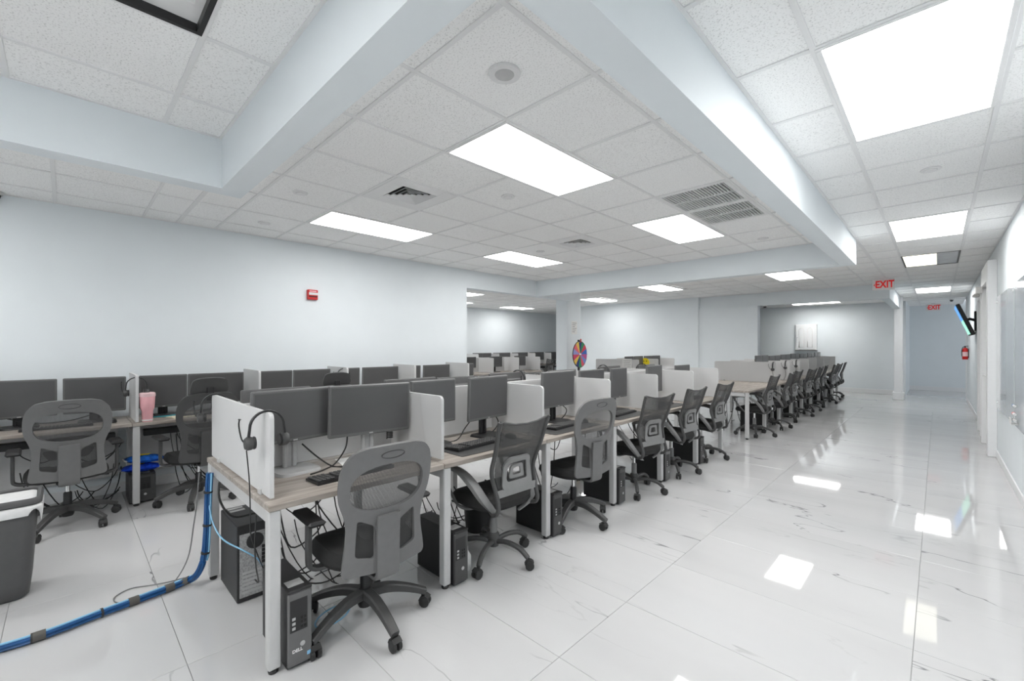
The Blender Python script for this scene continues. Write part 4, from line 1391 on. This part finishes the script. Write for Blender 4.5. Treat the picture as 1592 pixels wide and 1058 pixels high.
def keyboard(x, y, rz, label, group, z=DZ):
    t = thing('keyboard', label, 'keyboard', (x, y, z), math.radians(rz), group)
    if 'kb' not in MONI:
        MONI['kb'] = me('case', G().loft([[(-.22, -.072, 0), (.22, -.072, 0), (.22, .072, 0), (-.22, .072, 0)], [(-.22, -.072, .010), (.22, -.072, .010), (.22, .072, .018), (-.22, .072, .018)]]), M['black'], 0)
        kg = G()
        for r in range(6):
            n = 15 if r != 0 else 8
            for k in range(19):
                if k in (14,) or (r == 0 and 4 <= k <= 7): continue
                xx = -.205 + k * .0228
                yy = -.056 + r * .0215
                zz = .010 + (yy + .072) * .055
                kg.box(xx - .0092, xx + .0092, yy - .0088, yy + .0088, zz, zz + .007, .002)
        kg.box(-.205 + 3.6 * .0228, -.205 + 7.4 * .0228, -.0648, -.0472, .0105, .018, .002)
        MONI['kk'] = me('keys', kg, M['darkgrey'], 0)
    obj('case', MONI['kb'], None, t)
    obj('keys', MONI['kk'], None, t, kind='stuff')
    return t


def mouse(x, y, rz, label, group, z=DZ):
    t = thing('mouse', label, 'mouse', (x, y, z), math.radians(rz), group)
    if 'ms' not in MONI:
        rings = []
        for (sx, sy, zz) in ((.8, .9, 0), (1, 1, .006), (.96, .98, .018), (.75, .82, .030), (.35, .45, .036)):
            rings.append([(.030 * sx * math.cos(2 * PI * k / 18), .055 * sy * math.sin(2 * PI * k / 18), zz) for k in range(18)])
        MONI['ms'] = me('shell', G().loft(rings), M['black'])
        MONI['mw'] = me('wheel', G().lathe([(0, -.004), (.009, -.004), (.009, .004), (0, .004)], 10, (0, .03, .029), 'x'), M['midgrey'])
    obj('shell', MONI['ms'], None, t)
    obj('wheel', MONI['mw'], None, t)


KB = 'keyboards on the desks'
keyboard(-2.305, 1.10, -87, 'black keyboard on the bare wood of the first desk', KB)
MAT = me('mat', G().prism(rrect(-.33, .33, -.16, .16, .02), lambda u, v: (u, v, 0), lambda u, v: (u, v, .003)), M['darkgrey'], 0)
for i, (y, lb) in enumerate([(2.08, 'dark desk mat under the second keyboard'), (3.02, 'dark desk mat on the third desk'), (3.98, 'dark desk mat on the fourth desk'), (4.92, 'dark desk mat on the fifth desk')]):
    t = obj('desk_mat', MAT, None, None, (-2.31, y, DZ), (0, 0, -PI / 2)); tag(t, lb, 'desk mat', 'desk mats on the near bench')
for y, lb in [(2.02, 'black keyboard on the second desk mat'), (3.04, 'black keyboard on the third desk beside a sheet of paper'), (4.0, 'black keyboard at the fourth near bench desk'), (4.9, 'black keyboard at the fifth near bench desk')]:
    keyboard(-2.34, y, -86, lb, KB, DZ + .0035)
keyboard(-2.35, 5.85, -90, 'black keyboard at the last near bench desk', KB)
keyboard(-5.40, -.05, -90, 'black keyboard seen through the oval chair back at the wall', KB)
keyboard(-5.42, 1.02, -80, 'black keyboard at the wall desk behind the pink tumbler', KB)
MS = 'mice on the desks'
mouse(-5.42, .30, -90, 'dark mouse on the wall desk left of the upright screen', MS)
mouse(-2.32, 2.36, -90, 'black mouse on the second desk mat', MS, DZ + .0035)
mouse(-2.32, 3.30, -80, 'black mouse on the third desk mat', MS, DZ + .0035)
t = obj('paper_sheet', G().box(-.105, .105, -.15, .15, 0, .002), M['paper'], None, (-2.36, 3.335, DZ + .0035), (0, 0, -.2)); t.location = (-2.545 + .05, 2.86, DZ + .001)
tag(t, 'white sheet of paper on the third desk', 'paper')
t = obj('notepad', G().box(-.07, .07, -.10, .10, 0, .012, .001), M['cream'], None, (-5.36, .80, DZ), (0, 0, .3)); tag(t, 'cream notepad on the wall desk right of the pink tumbler', 'notepad')
t = obj('paper_sheet', G().box(-.105, .105, -.15, .15, 0, .002), M['paper'], None, (-2.50, 1.24, DZ), (0, 0, 1.4)); tag(t, 'white paper under the right monitor of the first desk', 'paper')

# pink tumbler
t = thing('tumbler', 'tall pink tumbler with lid on the wall desk beside the upright screen', 'tumbler', (-5.27, .53, DZ))
obj('cup', G().lathe([(0, 0), (.038, 0), (.040, .006), (.043, .10), (.053, .125), (.058, .225), (.056, .232), (0, .232)], 24), M['pink'], t)
obj('lid', G().lathe([(0, .232), (.060, .232), (.062, .240), (.060, .262), (.050, .270), (0, .270)], 24), M['palepink'], t)
obj('straw_tab', G().box(.02, .085, -.012, .012, .255, .268, .004), M['palepink'], t)
obj('band', G().lathe([(.0385, .008), (.0425, .010), (.0430, .02), (.0395, .022)], 24), M['whiteplastic'], t)


# headsets: hung astride a panel (local: panel runs along X, band arcs in the YZ plane, origin on the panel top)
def headset(loc, rz, label, big=1.0, cord=None):
    t = thing('headset', label, 'headset', loc, math.radians(rz), 'headsets')
    pts = [(0, .072 * math.cos(q) * big, -.068 + .073 * math.sin(q) * big + (0.0)) for q in [PI * k / 14 for k in range(15)]]
    pts = [(0, .078 * big, -.125 * big)] + pts + [(0, -.078 * big, -.125 * big)]
    obj('headband', G().band(pts, (1, 0, 0), .022, .009), M['black'], t, smooth=60)
    for s_ in (-1, 1):
        cp = obj('ear_cup', G().lathe([(0, s_ * .060), (.026, s_ * .060), (.031, s_ * .068), (.031, s_ * .082), (.024, s_ * .092), (0, s_ * .093)][::s_], 18, (0, 0, -.135 * big), 'y'), M['darkgrey'], t)
        obj('ear_pad', G().lathe([(.010, s_ * .050), (.028, s_ * .050), (.030, s_ * .056), (.026, s_ * .062), (.010, s_ * .062)][::s_], 18, (0, 0, -.135 * big), 'y'), M['black'], cp)
    obj('microphone_boom', G().tube(smooth_path([(0, -.085, -.135), (-.04, -.094, -.12), (-.062, -.10, -.06), (-.058, -.098, -.03)], 4), [.0035] * 12 + [.007], 8), M['black'], t)
    if cord:
        obj('cord', G().tube(smooth_path(cord, 6), .0028, 6), M['cable'], t)
    return t


SZ = 1.1555
headset((-2.235, .655, SZ), 0, 'headset hung over the near corner of the end screen', cord=[(0, -.085, -.165), (.005, -.075, -.30), (.0, -.07, -.42), (-.01, -.065, -.55), (-.05, -.03, -.66), (-.13, .02, -.78)])
headset((-3.245, .655, SZ), 0, 'headset hung on the back corner of the end screen above the blue cables')
headset((-5.30, .455, 1.167), 0, 'headset on the wall desk upright screen above the pink tumbler')
headset((-5.36, 2.445, 1.17), 0, 'headset showing as a loop above the chair top at the wall desks', 1.05)
headset((-2.945, 3.10, 1.203), 90, 'headset hung astride the monitor seen from behind at the third desk', 1.25)
headset((-2.945, 4.62, 1.213), 90, 'headset hung astride the monitor seen from behind at the fifth desk', 1.15)
headset((-2.945, 5.60, 1.203), 90, 'headset hung astride the monitor seen from behind at the last desk', 1.15)
for i in (2, 3, 4):
    headset((-2.22, B2Y[i] + .035, SZ), 0, f'headset hung on the {ORD[i - 2]} panel of the farther bench', cord=[(0, -.08, -.16), (.01, -.07, -.28), (-.03, -.04, -.38)])

# prize wheel on the bench behind the pillar
t = thing('prize_wheel', 'colourful tabletop prize wheel in front of the white pillar', 'prize wheel', (-5.52, 7.75, DZ), math.radians(4))
CW = [(.05, .16, .55), (.75, .05, .10), (.03, .30, .12), (.02, .04, .20), (.90, .62, .10), (.85, .15, .20), (.35, .35, .70), (.70, .06, .15), (.90, .62, .10), (.02, .04, .20), (.04, .32, .14), (.80, .10, .16), (.20, .30, .65), (.55, .10, .30)]
R_ = .275
wz = .52
obj('backing', G().lathe([(0, -.012), (R_ + .012, -.012), (R_ + .012, .0), (0, .0)], 56, (0, 0, wz), 'x'), M['black'], t, smooth=40)
for k in range(14):
    a0, a1 = 2 * PI * k / 14, 2 * PI * (k + 1) / 14
    pr = [(0, 0)] + [(R_ * math.cos(a0 + (a1 - a0) * i / 5), R_ * math.sin(a0 + (a1 - a0) * i / 5)) for i in range(6)]
    obj('segment', G().prism(pr, lambda u, v: (.0, u, v + wz), lambda u, v: (.004, u, v + wz)), mat(f'wheel_colour_{k}', CW[k], .35), t, smooth=0)
    o = obj('peg', G().lathe([(0, .004), (.006, .004), (.006, .025), (0, .025)], 8, (0, (R_ - .012) * math.cos(a0), wz + (R_ - .012) * math.sin(a0)), 'x'), M['chrome'], t)
obj('boss', G().lathe([(0, .004), (.028, .004), (.02, .025), (0, .028)], 16, (0, 0, wz), 'x'), M['chrome'], t)
obj('flapper', G().box(.008, .03, -.012, .012, wz + R_ - .02, wz + R_ + .06, .004), M['red'], t)
obj('post', G().box(-.05, -.015, -.025, .025, .02, wz + R_ + .04, .004), M['black'], t, smooth=0)
obj('foot', G().box(-.16, .16, -.14, .14, 0, .02, .004), M['black'], t, smooth=0)
# yellow card and white paper clipped to panels of that bench
t = thing('yellow_card', 'yellow round card with dark marks on a panel behind the near bench', 'card', (-5.08, 9.832, 1.06))
obj('card', G().lathe([(0, -.010), (.11, -.010), (.11, -.006), (0, -.006)], 24, (0, 0, 0), 'y'), M['yellow'], t, smooth=0)
obj('mark', G().box(-.045, -.025, -.0115, -.010, .02, .05).box(.025, .045, -.0115, -.010, .02, .05), M['black'], t, smooth=0)
t = thing('notice', 'white printed sheet on a panel of the bench behind the pillar', 'notice', (-5.05, 8.912, 1.04))
obj('sheet', G().box(-.12, .12, -.003, -.001, -.13, .13), M['paper'], t, smooth=0)
for k in range(5):
    obj('text_line', G().box(-.09, .09 - .02 * (k % 2), -.0036, -.003, .08 - .04 * k, .088 - .04 * k), M['ink'], t, smooth=0)


# ------------------------------------------------------------------ cables
def cable(pts, r, m, label, group=None, name='cable', n=6):
    o = obj(name, G().tube(smooth_path(pts, n), r, 6), m)
    return tag(o, label, 'cable', group)


# blue bundle: strands with ties, running down the desk leg and along the floor
t = thing('cable_bundle', 'thick bundle of blue network cables running down the leg and across the floor', 'cable bundle', (-3.125, .57, 0))
path = smooth_path([(-.0, .03, .70), (.0, .024, .55), (-.005, .02, .35), (-.015, .01, .20), (-.06, -.015, .09), (-.15, -.06, .032), (-.135, -.20, .026), (-.10, -.43, .026), (-.065, -.64, .026), (-.075, -.80, .026), (-.12, -1.05, .026), (-.25, -1.5, .026)], 8)
offs = [(0, 0)] + [(.0105 * math.cos(2 * PI * k / 6), .0105 * math.sin(2 * PI * k / 6)) for k in range(6)] + [(.017 * math.cos(2 * PI * k / 6 + .5), .017 * math.sin(2 * PI * k / 6 + .5)) for k in (0, 1, 2, 3)]
P = [Vector(p) for p in path]
for k, (a_, b_) in enumerate(offs):
    pp = []
    for i, p in enumerate(P):
        tg = (P[min(i + 1, len(P) - 1)] - P[max(i - 1, 0)]).normalized()
        sx = tg.cross(Vector((0, 0, 1))) if abs(tg.z) < .95 else Vector((1, 0, 0))
        sx.normalize()
        sy = sx.cross(tg).normalized()
        ph = .02 * i
        ca, sa = math.cos(ph), math.sin(ph)
        q = p + sx * (a_ * ca - b_ * sa) + sy * (a_ * sa + b_ * ca)
        q.z = max(q.z, .0068)
        pp.append(q)
    obj('strand', G().tube(pp, .0056, 6), M['lightblue'] if k == 7 else M['blue'], t)
for i, ln in ((6, 0), (14, 0), (22, 0), (44, 1), (51, 1), (56, 0), (64, 1), (66, 0), (38, 1), (73, 1)):
    if i < len(P) - 2:
        a_ = P[i]; b_ = P[i + (2 if ln else 1)]
        b2 = a_ + (b_ - a_).normalized() * (.045 if ln else .010)
        obj('tape' if ln else 'zip_tie', G().tube([a_, b2], .0235, 12), M['softblack'] if not ln else mat('grey_tape', (.10, .095, .085), .6), t, smooth=60)
cable([(-3.175, .56, .70), (-3.19, .55, .52), (-3.25, .545, .37), (-3.40, .54, .12), (-3.36, .46, .008), (-3.31, .36, .006), (-3.295, .26, .006), (-3.34, .20, .006), (-3.42, .20, .006), (-3.47, .27, .006), (-3.43, .36, .006), (-3.38, .44, .014), (-3.39, .52, .006)], .0035, M['greycable'], 'thin grey wire looping on the floor beside the blue bundle')
cable([(-3.16, .60, .70), (-3.14, .60, .56), (-3.05, .60, .44), (-2.90, .62, .37), (-2.80, .70, .31), (-2.80, .77, .24), (-2.81, .80, .18)], .004, M['lightblue'], 'pale blue cable curving from the desk end to the tower back')
cable([(-2.20, .60, .70), (-2.22, .60, .55), (-2.35, .64, .40), (-2.60, .72, .20), (-2.81, .76, .12)], .0035, M['cable'], 'black wire from the desk corner to the tower back')
cable([(-2.88, .60, .70), (-2.86, .60, .60), (-2.84, .66, .50), (-2.84, .80, .48), (-2.81, .82, .36)], .006, M['cable'], 'short black plug lead hanging above the tower')
rnd = random.Random(11)


def tangle(n, x0, x1, y0, y1, zt, label, group, r=.0042):
    made = []
    for k in range(n):
        xa, xb = rnd.uniform(x0, x1), rnd.uniform(x0, x1)
        ya, yb = sorted((rnd.uniform(y0, y1), rnd.uniform(y0, y1)))
        if yb - ya < .25:
            ya, yb = max(y0, ya - .15), min(y1, yb + .15)
        za = rnd.choice((zt, zt, .36, .20))
        zb = rnd.choice((zt, .34, .12, .012))
        lo = max(.008, min(za, zb) - rnd.uniform(.05, .30))
        mx, my = (xa + xb) / 2 + rnd.uniform(-.08, .08), ya + (yb - ya) * rnd.uniform(.35, .65)
        q = [(xa, ya, za), (xa * .75 + mx * .25, ya * .8 + my * .2, max(lo, za * .55 + lo * .45)), (mx, my, lo), (xb * .75 + mx * .25, yb * .75 + my * .25, max(.008, zb * .45 + lo * .55)), (xb, yb, zb)]
        made.append((my, q, r * rnd.uniform(.8, 1.2)))
    made.sort(key=lambda a: a[0])
    for k, (my, q, rr) in enumerate(made):
        cable(q, rr, M['cable'], f'{label}, {ORD[k]} from its near end', group, n=5)


for i in range(6):
    tangle((13, 11, 8, 6, 5, 5)[i], -2.95, -2.67 if i == 1 else -2.42, B1Y[i] + .24, B1Y[i + 1] - .06, .66, f'black cable under the {ORD[i]} near bench desk', f'black cables under the {ORD[i]} near bench desk')
for i, n_ in ((1, 12), (2, 12), (3, 4)):
    tangle(n_, -5.72, -5.36, LWY[i] + .08 + (.2 if i == 1 else .25), LWY[i + 1] - .06, .585, f'black cable hanging below the {("", "first", "second", "third")[i]} visible wall desk', f'black cables below the {("", "first", "second", "third")[i]} visible wall desk')
for i in range(0, 3):
    tangle(4, -2.9, -2.5, B2Y[i] + .25, B2Y[i + 1] - .06, .66, f'black cable under the {ORD[i]} farther bench desk', f'black cables under the {ORD[i]} farther bench desk')
# leads on the desk tops
for i, (pts, lb) in enumerate([
    ([(-2.62, .95, .90), (-2.58, 1.02, .82), (-2.52, 1.08, .766), (-2.46, 1.12, .765)], 'black lead dropping from the left monitor of the first desk'),
    ([(-2.62, 1.22, .92), (-2.60, 1.20, .84), (-2.56, 1.12, .768), (-2.48, 1.02, .765), (-2.44, .93, .765)], 'black lead dropping from the right monitor of the first desk'),
    ([(-2.60, 2.24, .92), (-2.57, 2.12, .84), (-2.55, 2.02, .766), (-2.58, 1.86, .765)], 'black lead below the stickered monitor'),
    ([(-2.60, 2.44, .92), (-2.56, 2.46, .84), (-2.58, 2.40, .766), (-2.62, 2.30, .765)], 'looped black lead right of the stickered monitor stand'),
    ([(-2.60, 3.30, .92), (-2.55, 3.36, .85), (-2.57, 3.30, .77), (-2.62, 3.2, .765)], 'black lead below the third desk monitor'),
    ([(-5.68, -.35, .84), (-5.62, -.22, .80), (-5.55, -.10, .79), (-5.56, .05, .80), (-5.60, .2, .84)], 'black lead sagging behind the oval chair back'),
    ([(-5.66, .58, .84), (-5.55, .62, .775), (-5.52, .74, .766), (-5.58, .86, .766)], 'black lead on the wall desk by the tumbler')]):
    cable(pts, .0045, M['cable'], lb)
cable([(-5.50, .60, .766), (-5.47, .70, .768), (-5.52, .78, .766), (-5.46, .88, .766)], .006, M['teal'], 'teal cable on the wall desk behind the notepad')
hx = [( -2.635 + .020 * math.cos(k * .9), 1.52 + .020 * math.sin(k * .9), .985 - .0016 * k) for k in range(90)]
lp = [(-2.30 + .085 * math.cos(q), .99 + .085 * math.sin(q), .006 + .05 * (1 + math.sin(q * 1.0 + .6)) * .5) for q in [2 * PI * k / 20 for k in range(24)]]
cable(lp, .004, M['lightblue'], 'pale blue cable loop on the floor by the first chair wheels', n=2)
o = obj('coiled_cord', G().tube(hx, .0032, 5), M['cable']); tag(o, 'coiled black cord hanging below the right monitor of the first desk', 'cable')
